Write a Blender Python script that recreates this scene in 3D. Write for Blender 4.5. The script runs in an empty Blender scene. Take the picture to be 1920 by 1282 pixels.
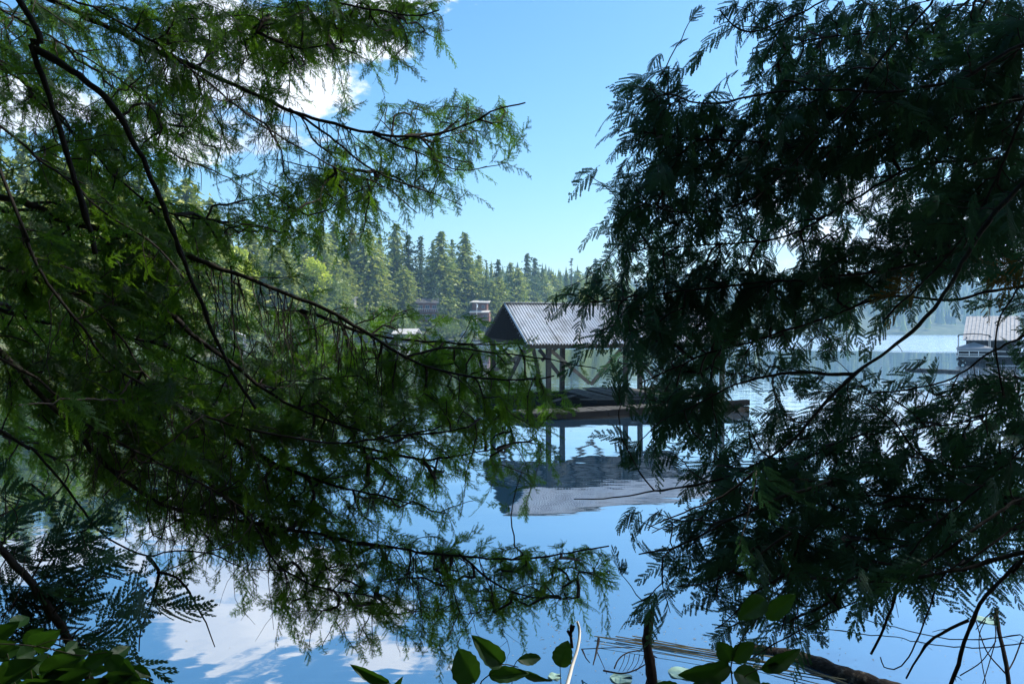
import bpy, math, random
import numpy as np
from math import radians, sin, cos, pi, tan
from mathutils import Vector, noise as mnoise

random.seed(7)
RNG = np.random.default_rng(7)
SC = bpy.context.scene
COL = SC.collection
W, H, F, CAMZ, PITCH = 1920, 1282, 1400.0, 2.6, radians(-0.78)


# ------------------------------------------------------------------ helpers
def at(px, py, Y):
    dx, dz = (px - 960) / F, -(py - 641) / F
    v = np.array([dx, cos(PITCH) - dz * sin(PITCH), sin(PITCH) + dz * cos(PITCH)])
    return v * (Y / v[1]) + np.array([0, 0, CAMZ])


def on_water(px, py, z=0.0):
    dx, dz = (px - 960) / F, -(py - 641) / F
    v = np.array([dx, cos(PITCH) - dz * sin(PITCH), sin(PITCH) + dz * cos(PITCH)])
    return v * ((CAMZ - z) / -v[2]) + np.array([0, 0, CAMZ])


def project(P):
    P = np.atleast_2d(P) - np.array([0, 0, CAMZ])
    fwd = P[:, 1] * cos(PITCH) + P[:, 2] * sin(PITCH)
    up = -P[:, 1] * sin(PITCH) + P[:, 2] * cos(PITCH)
    fs = np.where(fwd > 1e-3, fwd, 1e-3)
    return 960 + F * P[:, 0] / fs, 641 - F * up / fs, fwd


def nrm(v):
    v = np.asarray(v, float)
    return v / (np.linalg.norm(v, axis=-1, keepdims=True) + 1e-12)


def make_mesh(name, chunks, mats, smooth=True, attr=None):
    """chunks: list of (V, Fa) or (V, Fa, value); Fa an (n,3) or (n,4) array."""
    vs, li, lt, val, mi = [], [], [], [], []
    off = 0
    for c in chunks:
        V, Fa = np.asarray(c[0], np.float32), np.asarray(c[1], np.int64)
        if len(Fa) == 0:
            continue
        vs.append(V)
        li.append((Fa + off).ravel())
        lt.append(np.full(len(Fa), Fa.shape[1], np.int32))
        if attr:
            a = c[2] if len(c) > 2 else 0.5
            val.append(np.broadcast_to(np.asarray(a, np.float32), (len(V),)))
        mi.append(np.full(len(Fa), c[3] if len(c) > 3 else 0, np.int32))
        off += len(V)
    V = np.concatenate(vs); L = np.concatenate(li).astype(np.int32); T = np.concatenate(lt)
    me = bpy.data.meshes.new(name)
    me.vertices.add(len(V)); me.vertices.foreach_set("co", V.ravel())
    me.loops.add(len(L)); me.loops.foreach_set("vertex_index", L)
    me.polygons.add(len(T))
    st = np.zeros(len(T), np.int32); st[1:] = np.cumsum(T)[:-1]
    me.polygons.foreach_set("loop_start", st)
    me.polygons.foreach_set("use_smooth", np.full(len(T), smooth, bool))
    if attr:
        at_ = me.attributes.new(attr, 'FLOAT', 'POINT')
        at_.data.foreach_set("value", np.concatenate(val))
    if len(c) > 3 or any(m_.max() > 0 for m_ in mi):
        me.polygons.foreach_set('material_index', np.concatenate(mi))
    me.update(calc_edges=True)
    for m in (mats if isinstance(mats, (list, tuple)) else [mats]):
        me.materials.append(m)
    return me


def link(name, me, parent=None):
    o = bpy.data.objects.new(name, me)
    COL.objects.link(o)
    if parent is not None:
        o.parent = parent
    return o


def tag(o, label=None, cat=None, group=None, kind=None):
    if label: o['label'] = label
    if cat: o['category'] = cat
    if group: o['group'] = group
    if kind: o['kind'] = kind
    return o


def empty(name, loc=(0, 0, 0), rz=0.0, label=None, cat=None, group=None):
    o = bpy.data.objects.new(name, None)
    COL.objects.link(o)
    o.location = loc; o.rotation_euler = (0, 0, rz)
    o.empty_display_size = 0.2
    return tag(o, label, cat, group)


def copy_tree(o, parent=None):
    c = o.copy(); COL.objects.link(c)
    if parent is not None: c.parent = parent
    for ch in list(o.children):
        copy_tree(ch, c)
    return c


BOXF = np.array([[0, 3, 2, 1], [4, 5, 6, 7], [0, 1, 5, 4], [1, 2, 6, 5], [2, 3, 7, 6], [3, 0, 4, 7]])


def box(cx, cy, cz, sx, sy, sz, rz=0.0, ry=0.0):
    V = np.array([[x, y, z] for z in (-.5, .5) for x, y in ((-.5, -.5), (.5, -.5), (.5, .5), (-.5, .5))]) * [sx, sy, sz]
    if ry:
        c, s = cos(ry), sin(ry)
        V = V @ np.array([[c, 0, -s], [0, 1, 0], [s, 0, c]])
    if rz:
        c, s = cos(rz), sin(rz)
        V = V @ np.array([[c, s, 0], [-s, c, 0], [0, 0, 1]])
    return V + [cx, cy, cz], BOXF


def bar(a, b, w, h, roll=(0, 0, 1)):
    """square timber between two points"""
    a, b = np.asarray(a, float), np.asarray(b, float)
    t = nrm(b - a); r = np.array(roll, float)
    if abs(t @ r) > .95: r = np.array([1., 0, 0])
    s = nrm(np.cross(t, r)); u = np.cross(s, t)
    V = []
    for p in (a, b):
        for i, j in ((-1, -1), (1, -1), (1, 1), (-1, 1)):
            V.append(p + s * i * w / 2 + u * j * h / 2)
    V = np.array(V)
    return V, np.array([[3, 2, 1, 0], [4, 5, 6, 7], [0, 1, 5, 4], [1, 2, 6, 5], [2, 3, 7, 6], [3, 0, 4, 7]])


def tube(P, R, k=6, cap=True):
    P = np.asarray(P, float); R = np.broadcast_to(np.asarray(R, float), (len(P),))
    n = len(P)
    T = np.gradient(P, axis=0); T = nrm(T)
    ref = np.array([0.13, 0.21, 1.0]) if abs(T[:, 2]).mean() < .8 else np.array([1.0, 0.1, 0.05])
    S = nrm(np.cross(T, ref)); U = np.cross(S, T)
    a = np.arange(k) * 2 * pi / k
    V = P[:, None, :] + (S[:, None, :] * np.cos(a)[None, :, None] + U[:, None, :] * np.sin(a)[None, :, None]) * R[:, None, None]
    V = V.reshape(-1, 3)
    i = np.arange(n - 1)[:, None] * k; j = np.arange(k)[None, :]; j2 = (j + 1) % k
    Fq = np.stack([i + j, i + j2, i + k + j2, i + k + j], -1).reshape(-1, 4)
    return V, Fq


def catmull(P, step):
    P = np.asarray(P, float)
    if len(P) == 2:
        n = max(2, int(np.linalg.norm(P[1, :3] - P[0, :3]) / step) + 1)
        return P[0] + (P[1] - P[0]) * np.linspace(0, 1, n)[:, None]
    Q = np.vstack([2 * P[0] - P[1], P, 2 * P[-1] - P[-2]])
    out = []
    for i in range(1, len(Q) - 2):
        n = max(2, int(np.linalg.norm(Q[i + 1, :3] - Q[i, :3]) / step))
        t = np.linspace(0, 1, n, endpoint=False)[:, None]
        p0, p1, p2, p3 = Q[i - 1], Q[i], Q[i + 1], Q[i + 2]
        out.append(.5 * (2 * p1 + (p2 - p0) * t + (2 * p0 - 5 * p1 + 4 * p2 - p3) * t ** 2 + (3 * p1 - p0 - 3 * p2 + p3) * t ** 3))
    out.append(P[-1:])
    return np.vstack(out)


def wob(n, amp, sm=6):
    w = RNG.normal(size=(n + 2 * sm, 3))
    k = np.ones(sm) / sm
    w = np.stack([np.convolve(w[:, i], k, 'same') for i in range(3)], 1)[sm:sm + n]
    return w * amp


# ------------------------------------------------------------------ materials
def new_mat(name):
    m = bpy.data.materials.new(name); m.use_nodes = True
    nt = m.node_tree; nt.nodes.clear()
    out = nt.nodes.new('ShaderNodeOutputMaterial')
    return m, nt, out


def N(nt, t, **kw):
    n = nt.nodes.new(t)
    for k, v in kw.items():
        if k.startswith('in_'):
            key = k[3:]
            n.inputs[int(key) if key.isdigit() else key.replace('_', ' ')].default_value = v
        else:
            setattr(n, k, v)
    return n


def ramp(nt, stops, interp='LINEAR'):
    r = nt.nodes.new('ShaderNodeValToRGB'); r.color_ramp.interpolation = interp
    e = r.color_ramp.elements
    while len(e) < len(stops): e.new(.5)
    for el, (p, c) in zip(e, stops):
        el.position = p; el.color = (*c, 1) if len(c) == 3 else c
    return r


def rough_mat(name, c1, c2, scale=8.0, rough=.8, bump=.3, stretch=(1, 1, 1), detail=8, spec=.3, c3=None, metallic=0.0, bdist=.01):
    m, nt, out = new_mat(name)
    tc = N(nt, 'ShaderNodeTexCoord'); mp = N(nt, 'ShaderNodeMapping'); mp.inputs['Scale'].default_value = stretch
    nt.links.new(tc.outputs['Object'], mp.inputs[0])
    no = N(nt, 'ShaderNodeTexNoise', in_Scale=scale, in_Detail=detail, in_Roughness=.65)
    nt.links.new(mp.outputs[0], no.inputs['Vector'])
    st = [(.3, c1), (.7, c2)] if c3 is None else [(.28, c1), (.55, c2), (.72, c3)]
    r = ramp(nt, st); nt.links.new(no.outputs['Fac'], r.inputs[0])
    b = N(nt, 'ShaderNodeBsdfPrincipled', in_Roughness=rough, in_Metallic=metallic)
    b.inputs['Specular IOR Level'].default_value = spec
    nt.links.new(r.outputs[0], b.inputs['Base Color'])
    bu = N(nt, 'ShaderNodeBump', in_Strength=bump, in_Distance=bdist)
    nt.links.new(no.outputs['Fac'], bu.inputs['Height']); nt.links.new(bu.outputs[0], b.inputs['Normal'])
    nt.links.new(b.outputs[0], out.inputs[0])
    return m


def leaf_mat(name, stops, trans=.35, tcol=(.12, .22, .02), gloss=.05, grough=.4, nscale=1.5):
    """stops over the per-spray value 'tone'; translucent foliage"""
    m, nt, out = new_mat(name)
    a = N(nt, 'ShaderNodeAttribute', attribute_name='tone')
    tc = N(nt, 'ShaderNodeTexCoord'); no = N(nt, 'ShaderNodeTexNoise', in_Scale=nscale, in_Detail=3.0)
    nt.links.new(tc.outputs['Object'], no.inputs['Vector'])
    ad = N(nt, 'ShaderNodeMath', operation='MULTIPLY_ADD', in_1=.85, in_2=-.48)
    nt.links.new(no.outputs['Fac'], ad.inputs[0])
    sm = N(nt, 'ShaderNodeMath', operation='ADD', use_clamp=True)
    nt.links.new(ad.outputs[0], sm.inputs[0]); nt.links.new(a.outputs['Fac'], sm.inputs[1])
    r = ramp(nt, stops); nt.links.new(sm.outputs[0], r.inputs[0])
    d = N(nt, 'ShaderNodeBsdfDiffuse'); nt.links.new(r.outputs[0], d.inputs[0])
    t = N(nt, 'ShaderNodeBsdfTranslucent')
    mc = N(nt, 'ShaderNodeMix', data_type='RGBA', blend_type='MIX'); mc.inputs[0].default_value = .6
    mc.inputs[7].default_value = (*tcol, 1)
    nt.links.new(r.outputs[0], mc.inputs[6]); nt.links.new(mc.outputs[2], t.inputs[0])
    mx = N(nt, 'ShaderNodeMixShader'); mx.inputs[0].default_value = trans
    nt.links.new(d.outputs[0], mx.inputs[1]); nt.links.new(t.outputs[0], mx.inputs[2])
    g = N(nt, 'ShaderNodeBsdfGlossy', in_Roughness=grough); g.inputs[0].default_value = (.8, .85, .9, 1)
    m2 = N(nt, 'ShaderNodeMixShader'); m2.inputs[0].default_value = gloss
    nt.links.new(mx.outputs[0], m2.inputs[1]); nt.links.new(g.outputs[0], m2.inputs[2])
    nt.links.new(m2.outputs[0], out.inputs[0])
    return m


M_BARK = rough_mat('hemlock_bark', (.007, .006, .006), (.030, .026, .023), 30, .85, .8, (1, 1, .35))
M_TWIG = rough_mat('twig_bark', (.012, .009, .008), (.036, .028, .024), 40, .8, .4)
M_CBARK = rough_mat('cedar_bark', (.009, .008, .009), (.032, .028, .027), 26, .85, .8, (1, 1, .3))
M_BARE = rough_mat('smooth_grey_bark', (.010, .009, .009), (.024, .021, .019), 22, .85, .6, spec=.1)
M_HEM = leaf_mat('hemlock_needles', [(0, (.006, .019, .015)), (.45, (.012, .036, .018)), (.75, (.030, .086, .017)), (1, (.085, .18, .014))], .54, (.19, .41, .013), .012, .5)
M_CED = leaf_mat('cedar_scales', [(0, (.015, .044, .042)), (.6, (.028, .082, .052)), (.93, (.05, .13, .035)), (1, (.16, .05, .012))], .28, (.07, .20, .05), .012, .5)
M_FIR = leaf_mat('shore_fir_foliage', [(0, (.06, .10, .035)), (.5, (.19, .24, .045)), (1, (.38, .39, .06))], .38, (.22, .32, .04), .03, .5, .05)
M_PINE = leaf_mat('shore_pine_foliage', [(0, (.05, .085, .035)), (1, (.12, .16, .045))], .25, (.1, .18, .03), .03, .5, .05)
M_DECI = leaf_mat('yellow_leaf_foliage', [(0, (.30, .38, .03)), (1, (.52, .58, .04))], .4, (.6, .7, .03), .03, .5, .05)
M_ALDER = leaf_mat('alder_foliage', [(0, (.07, .12, .025)), (1, (.17, .23, .04))], .35, (.2, .28, .03), .03, .5, .05)
M_FTRUNK = rough_mat('far_trunk_bark', (.07, .05, .04), (.17, .13, .10), 3, .9, .3)
M_SALAL = leaf_mat('broad_leaf', [(0, (.008, .028, .008)), (1, (.022, .065, .012))], .30, (.07, .2, .01), .02, .5, 9)
M_STEM = rough_mat('green_stem', (.02, .03, .012), (.05, .05, .02), 20, .7, .2)


# ------------------------------------------------------------------ camera, world, sun
cam_d = bpy.data.cameras.new('camera'); cam = bpy.data.objects.new('camera', cam_d); COL.objects.link(cam)
cam.location = (0, 0, CAMZ); cam.rotation_euler = (pi / 2 + PITCH, 0, 0)
cam_d.sensor_width = 36; cam_d.lens = F / W * 36; cam_d.clip_end = 6000; cam_d.clip_start = .05
SC.camera = cam

SUN_AZ, SUN_EL = radians(80), radians(47)      # azimuth clockwise from +Y (view direction)
sdir = np.array([sin(SUN_AZ) * cos(SUN_EL), cos(SUN_AZ) * cos(SUN_EL), sin(SUN_EL)])
ld = bpy.data.lights.new('sun', 'SUN'); ld.energy = 4.8; ld.angle = radians(.53); ld.color = (1, .93, .82)
lo = bpy.data.objects.new('sun', ld); COL.objects.link(lo)
lo.rotation_euler = Vector(sdir).to_track_quat('Z', 'Y').to_euler()

world = bpy.data.worlds.new('World'); SC.world = world; world.use_nodes = True
nt = world.node_tree; nt.nodes.clear()
wout = nt.nodes.new('ShaderNodeOutputWorld'); bg = nt.nodes.new('ShaderNodeBackground')
sky = nt.nodes.new('ShaderNodeTexSky'); sky.sky_type = 'NISHITA'; sky.sun_disc = False
sky.sun_elevation = SUN_EL; sky.sun_rotation = SUN_AZ
sky.air_density = 1.0; sky.dust_density = 1.0; sky.ozone_density = 2.0; sky.altitude = 50
SKYS = .15
HAZE = .0004
# sky colour: a little more saturated cyan-blue
hs = N(nt, 'ShaderNodeHueSaturation', in_Hue=.492, in_Saturation=1.29, in_Value=1.0)
nt.links.new(sky.outputs[0], hs.inputs['Color'])
tc = N(nt, 'ShaderNodeTexCoord')
sx = N(nt, 'ShaderNodeSeparateXYZ'); nt.links.new(tc.outputs['Generated'], sx.inputs[0])


def WM(op, a, b=None, c=None, clamp=False):
    n = N(nt, 'ShaderNodeMath', operation=op, use_clamp=clamp)
    for i, v in enumerate((a, b, c)):
        if v is None: continue
        if isinstance(v, (int, float)): n.inputs[i].default_value = v
        else: nt.links.new(v, n.inputs[i])
    return n.outputs[0]


yy = WM('MAXIMUM', sx.outputs['Y'], .05)
cu = WM('DIVIDE', sx.outputs['X'], yy); cw = WM('DIVIDE', sx.outputs['Z'], yy)
blobs = [(430, 100, 140, 110, 1.05), (630, 88, 85, 40, .9), (400, 250, 190, 45, .8), (50, 190, 90, 50, .8), (740, 5, 80, 45, .8),
         (560, 135, 125, 90, 1.05), (580, 190, 60, 40, .9), (1640, 420, 200, 90, .7), (1880, 480, 160, 60, .9), (690, 88, 72, 36, 1.0), (200, 200, 80, 40, .6)]
cov = None
for (bx, by, rx, ry, a) in blobs:
    u0, w0 = (bx - 960) / F, (622 - by) / F
    du = WM('DIVIDE', WM('SUBTRACT', cu, u0), rx / F); dw = WM('DIVIDE', WM('SUBTRACT', cw, w0), ry / F)
    d = WM('ADD', WM('MULTIPLY', du, du), WM('MULTIPLY', dw, dw))
    g = WM('MULTIPLY', WM('SUBTRACT', 1.45, d), a)
    cov = g if cov is None else WM('MAXIMUM', cov, g)
cov = WM('MAXIMUM', cov, -1.0)
cxy = N(nt, 'ShaderNodeCombineXYZ'); nt.links.new(WM('MULTIPLY', cu, 7.0), cxy.inputs[0]); nt.links.new(WM('MULTIPLY', cw, 11.0), cxy.inputs[1])
cn = N(nt, 'ShaderNodeTexNoise', in_Scale=1.4, in_Detail=9.0, in_Roughness=.6); nt.links.new(cxy.outputs[0], cn.inputs['Vector'])
cn2 = N(nt, 'ShaderNodeTexNoise', in_Scale=.8, in_Detail=4.0, in_Roughness=.5); nt.links.new(cxy.outputs[0], cn2.inputs['Vector'])
edge = WM('ADD', WM('MULTIPLY', cov, .42), WM('MULTIPLY', WM('SUBTRACT', cn.outputs['Fac'], .5), 2.6))
mr = N(nt, 'ShaderNodeMapRange', interpolation_type='SMOOTHSTEP'); mr.inputs['From Min'].default_value = .02; mr.inputs['From Max'].default_value = .38
nt.links.new(edge, mr.inputs['Value'])
ccol = ramp(nt, [(.35, (3.7, 4.2, 5.0)), (.62, (5.8, 5.9, 6.1))]); nt.links.new(cn2.outputs['Fac'], ccol.inputs[0])
mixc = N(nt, 'ShaderNodeMix', data_type='RGBA'); nt.links.new(mr.outputs[0], mixc.inputs[0])
nt.links.new(hs.outputs[0], mixc.inputs[6]); nt.links.new(ccol.outputs[0], mixc.inputs[7])
nt.links.new(mixc.outputs[2], bg.inputs[0]); bg.inputs[1].default_value = SKYS
nt.links.new(bg.outputs[0], wout.inputs[0])

SC.view_settings.view_transform = 'Standard'; SC.view_settings.look = 'None'
SC.view_settings.gamma = 1; SC.view_settings.exposure = 0.74
SC.cycles.max_bounces = 7; SC.cycles.diffuse_bounces = 3; SC.cycles.glossy_bounces = 3
SC.cycles.transmission_bounces = 4; SC.cycles.volume_bounces = 1; SC.cycles.transparent_max_bounces = 8
SC.cycles.use_denoising = True
SC.cycles.use_fast_gi = False

# ------------------------------------------------------------------ water
m_water, nt, out = new_mat('lake_water')
geo = N(nt, 'ShaderNodeNewGeometry')
gs = N(nt, 'ShaderNodeSeparateXYZ'); nt.links.new(geo.outputs['Position'], gs.inputs[0])
px_, py_ = gs.outputs[0], gs.outputs[1]
dist = WM('SQRT', WM('ADD', WM('MULTIPLY', px_, px_), WM('MULTIPLY', py_, py_)))


def wnoise(sx_, sy_, scale, detail=3.0, z=0.0):
    mp = N(nt, 'ShaderNodeMapping'); mp.inputs['Scale'].default_value = (sx_, sy_, 1); mp.inputs['Location'].default_value = (z, z * .7, 0)
    nt.links.new(geo.outputs['Position'], mp.inputs[0])
    n = N(nt, 'ShaderNodeTexNoise', in_Scale=scale, in_Detail=detail, in_Roughness=.5)
    nt.links.new(mp.outputs[0], n.inputs['Vector'])
    return n


def maprange(v, a, b, c, d, smooth=True):
    n = N(nt, 'ShaderNodeMapRange', interpolation_type='SMOOTHSTEP' if smooth else 'LINEAR')
    nt.links.new(v, n.inputs[0])
    for i, x in enumerate((a, b, c, d)): n.inputs[i + 1].default_value = x
    return n.outputs[0]


swell = wnoise(.5, 1.6, 1.0, 2.0); rip = wnoise(.7, 3.0, 3.6, 4.0, 7.0); patch = wnoise(.25, .6, .22, 3.0, 3.0)
far_ = wnoise(.35, 1.0, .9, 4.0, 11.0)
pm = maprange(patch.outputs['Fac'], .44, .62, .15, 1.0)
# slopes
a_sw = .010
s_near = WM('MULTIPLY', WM('SUBTRACT', rip.outputs['Fac'], .5), WM('MULTIPLY', pm, .11))
s_sw = WM('MULTIPLY', WM('SUBTRACT', swell.outputs['Fac'], .5), .030)
wig = maprange(dist, 7.0, 16.0, .5, 1.9)
ruff = maprange(WM('ADD', dist, WM('MULTIPLY', patch.outputs['Fac'], 20.0)), 116.0, 124.0, 0.0, 1.0)
wig = WM('MULTIPLY', wig, maprange(dist, 26.0, 60.0, 1.0, .35))
s_far = WM('MULTIPLY', WM('SUBTRACT', far_.outputs['Fac'], .5), WM('MULTIPLY', ruff, .55))
# rings of a small wake on the left
rc = on_water(170, 1120)
rx_, ry_ = WM('SUBTRACT', px_, float(rc[0])), WM('SUBTRACT', py_, float(rc[1]))
rr = WM('SQRT', WM('ADD', WM('MULTIPLY', rx_, rx_), WM('MULTIPLY', ry_, ry_)))
ringa = WM('MULTIPLY', maprange(rr, 1.1, 1.9, 0, 1), maprange(rr, 5.5, 3.0, 0, 1))
warp = WM('MULTIPLY', swell.outputs['Fac'], 7.0)
ring = WM('MULTIPLY', WM('SINE', WM('ADD', WM('MULTIPLY', rr, 26.0), warp)), WM('MULTIPLY', ringa, WM('MULTIPLY', pm, .009)))
nx = WM('ADD', WM('MULTIPLY', s_near, .5), WM('MULTIPLY', ring, WM('DIVIDE', rx_, WM('ADD', rr, .1))))
ny = WM('ADD', WM('MULTIPLY', WM('ADD', s_near, s_sw), wig), WM('ADD', s_far, WM('MULTIPLY', ring, WM('DIVIDE', ry_, WM('ADD', rr, .1)))))
nv = N(nt, 'ShaderNodeCombineXYZ'); nt.links.new(nx, nv.inputs[0]); nt.links.new(ny, nv.inputs[1]); nv.inputs[2].default_value = 1
nn = N(nt, 'ShaderNodeVectorMath', operation='NORMALIZE'); nt.links.new(nv.outputs[0], nn.inputs[0])
gl = N(nt, 'ShaderNodeBsdfGlossy'); gl.inputs[0].default_value = (.93, .96, 1, 1)
nt.links.new(WM('ADD', WM('MULTIPLY', ruff, .16), .02), gl.inputs['Roughness'])
nt.links.new(nn.outputs[0], gl.inputs['Normal'])
df = N(nt, 'ShaderNodeBsdfDiffuse'); df.inputs[0].default_value = (.010, .045, .085, 1)
fr = N(nt, 'ShaderNodeFresnel', in_IOR=1.33)
fac = WM('POWER', fr.outputs[0], .26, clamp=True)
mx = N(nt, 'ShaderNodeMixShader'); nt.links.new(fac, mx.inputs[0]); nt.links.new(df.outputs[0], mx.inputs[1]); nt.links.new(gl.outputs[0], mx.inputs[2])
nt.links.new(mx.outputs[0], out.inputs[0])

V = np.array([[-900, 1.5, 0], [900, 1.5, 0], [900, 760, 0], [-900, 760, 0]], float)
tag(link('lake_water', make_mesh('lake_water', [(V, np.array([[0, 1, 2, 3]]))], m_water, False)), kind='structure')

# ------------------------------------------------------------------ ground: near bank, far shore, hills
M_SOIL = rough_mat('forest_soil', (.018, .016, .010), (.06, .05, .03), 3, .95, .6, c3=(.04, .06, .02))
M_SHORE = rough_mat('shore_ground', (.03, .05, .02), (.06, .085, .035), .15, .95, .3, c3=(.13, .12, .07))
M_HILL = rough_mat('hill_forest', (.018, .04, .022), (.045, .075, .03), .03, .95, .5)


def fbm(x, y, s, o=4):
    return mnoise.fractal(Vector((x * s, y * s, 3.1)), 1.0, 2.0, o)


xs = np.linspace(-30, 30, 90); ys = np.linspace(-25, 4.6, 50)
V = [];
for y in ys:
    for x in xs:
        yb = 3.1 + .35 * fbm(x, 0, .3)
        z = min(.95, max(-.5, (yb - y) * .42)) + (.10 * fbm(x, y, .6) if y < yb else 0)
        V.append((x, y, z - .04))
nx_ = len(xs)
I = np.arange(len(ys) - 1)[:, None] * nx_ + np.arange(nx_ - 1)[None, :]
Fq = np.stack([I, I + 1, I + 1 + nx_, I + nx_], -1).reshape(-1, 4)
tag(link('bank_ground', make_mesh('bank_ground', [(np.array(V), Fq)], M_SOIL)), kind='structure')

SHORE = [(-2600, 34), (-1200, 48), (-500, 66), (0, 92), (300, 122), (600, 165), (800, 196), (930, 215), (1040, 290), (1110, 350), (1190, 520), (1400, 600), (2000, 610), (2800, 560), (4200, 420)]


def shore_d(px):
    p = [s[0] for s in SHORE]; d = [s[1] for s in SHORE]
    return float(np.interp(px, p, d))


def gheight(px, off):
    base = np.interp(off, [0, 2, 10, 30, 70, 160, 320, 600], [-.4, .7, 3.0, 6.5, 9, 17, 40, 62])
    k = np.interp(px, [900, 1150, 1300], [.6, .75, 1.3])
    kk = np.interp(off, [0, 40, 160], [1.0, 1.0, k])
    return float(base * kk)


pxs = np.concatenate([np.linspace(-2600, 2800, 190)])
offs = np.array([0, 1, 2, 4, 7, 11, 17, 26, 40, 60, 90, 130, 180, 240, 320, 430, 600])
V = []
for o_ in offs:
    for p in pxs:
        Y = shore_d(p) + o_
        X = (p - 960) / F * Y
        z = gheight(p, o_)
        if o_ > 3: z += fbm(X, Y, .03) * min(6, o_ * .05) + fbm(X, Y, .004) * min(30, o_ * .08)
        V.append((X, Y, z))
nx_ = len(pxs)
I = np.arange(len(offs) - 1)[:, None] * nx_ + np.arange(nx_ - 1)[None, :]
Fq = np.stack([I, I + 1, I + 1 + nx_, I + nx_], -1).reshape(-1, 4)
tag(link('shore_terrain', make_mesh('shore_terrain', [(np.array(V), Fq)], M_SHORE)), kind='structure')


# ------------------------------------------------------------------ distant woods and shore trees
def conifer_chunks(h, r, seed, levels=26, per=10, ragged=.35, base=.12, top_pow=.8, droop=.35, leaf=.55, tone=(.2, .8), one_side=0, gap=0.0):
    g = np.random.default_rng(seed)
    ch = []
    tris, tn = [], []
    for i in range(levels):
        f = (i + g.uniform(-.3, .3)) / levels
        f = min(max(f, 0), 1)
        z = h * (base + (1 - base) * f)
        if g.random() < gap: continue
        R = r * (1 - f) ** top_pow * (1 + g.uniform(-ragged, ragged)) + .15
        nb = max(4, int(per * (1 - .55 * f)))
        a0 = g.uniform(0, 6.28)
        for j in range(nb):
            a = a0 + j * 2 * pi / nb + g.uniform(-.3, .3)
            rr = R * (1 + g.uniform(-ragged, ragged))
            if one_side: rr *= .65 + .35 * cos(a - 1.0)
            n = max(3, int(rr / leaf * 2.3))
            btone = g.uniform(*tone)
            for k in range(n):
                t = (k + g.uniform(.2, 1)) / n
                c = np.array([cos(a) * rr * t, sin(a) * rr * t, z - droop * rr * t ** 1.5 + g.uniform(-.25, .2)])
                c[:2] += g.normal(0, .12 * (1 + rr * .15), 2)
                s = leaf * (1.25 - .55 * t) * g.uniform(.6, 1.3)
                d = np.array([cos(a + g.normal(0, .7)), sin(a + g.normal(0, .7)), -.25 - g.random() * .5]); d /= np.linalg.norm(d)
                u = g.normal(size=3) * [1, 1, .6]; u -= u @ d * d; u /= np.linalg.norm(u)
                tris.append([c - d * s * .5 + u * s * .42, c - d * s * .5 - u * s * .42, c + d * s * .75])
                tn += [np.clip(btone + g.normal(0, .1), 0, 1)] * 3
    T = np.array(tris).reshape(-1, 3)
    ch = [(T, np.arange(len(T)).reshape(-1, 3), np.array(tn))]
    return ch


def blob_chunks(h, r, seed, n=1700, leaf=.5, base=.25, tone=(.1, .9)):
    g = np.random.default_rng(seed)
    cl = [(g.normal(0, r * .42), g.normal(0, r * .42), h * g.uniform(base + .1, .93), g.uniform(.35, .7)) for _ in range(16)]
    tris, tn = [], []
    for i in range(n):
        c0 = cl[g.integers(len(cl))]
        k = 1 - abs(c0[2] / h - .55) * .9
        d = nrm(g.normal(size=3)) * (g.random() ** .33) * r * c0[3] * k
        c = np.array([c0[0] * k, c0[1] * k, c0[2]]) + d
        dd = nrm(g.normal(size=3)); u = nrm(np.cross(dd, g.normal(size=3)))
        s = leaf * g.uniform(.6, 1.3)
        tris.append([c - dd * s * .5 + u * s * .4, c - dd * s * .5 - u * s * .4, c + dd * s * .6])
        tn += [np.clip(.5 + c0[3] - .5 + g.normal(0, .15), *tone)] * 3
    T = np.array(tris).reshape(-1, 3)
    return [(T, np.arange(len(T)).reshape(-1, 3), np.array(tn))]


def trunk_chunk(h, r, seed=0):
    g = np.random.default_rng(seed)
    z = np.linspace(-.6, h * .97, 9)
    P = np.stack([g.normal(0, .05, 9).cumsum() * .5, g.normal(0, .05, 9).cumsum() * .5, z], 1)
    return tube(P, r * (1.02 - z / h) + .03, 7)


PROTO = {}


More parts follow.
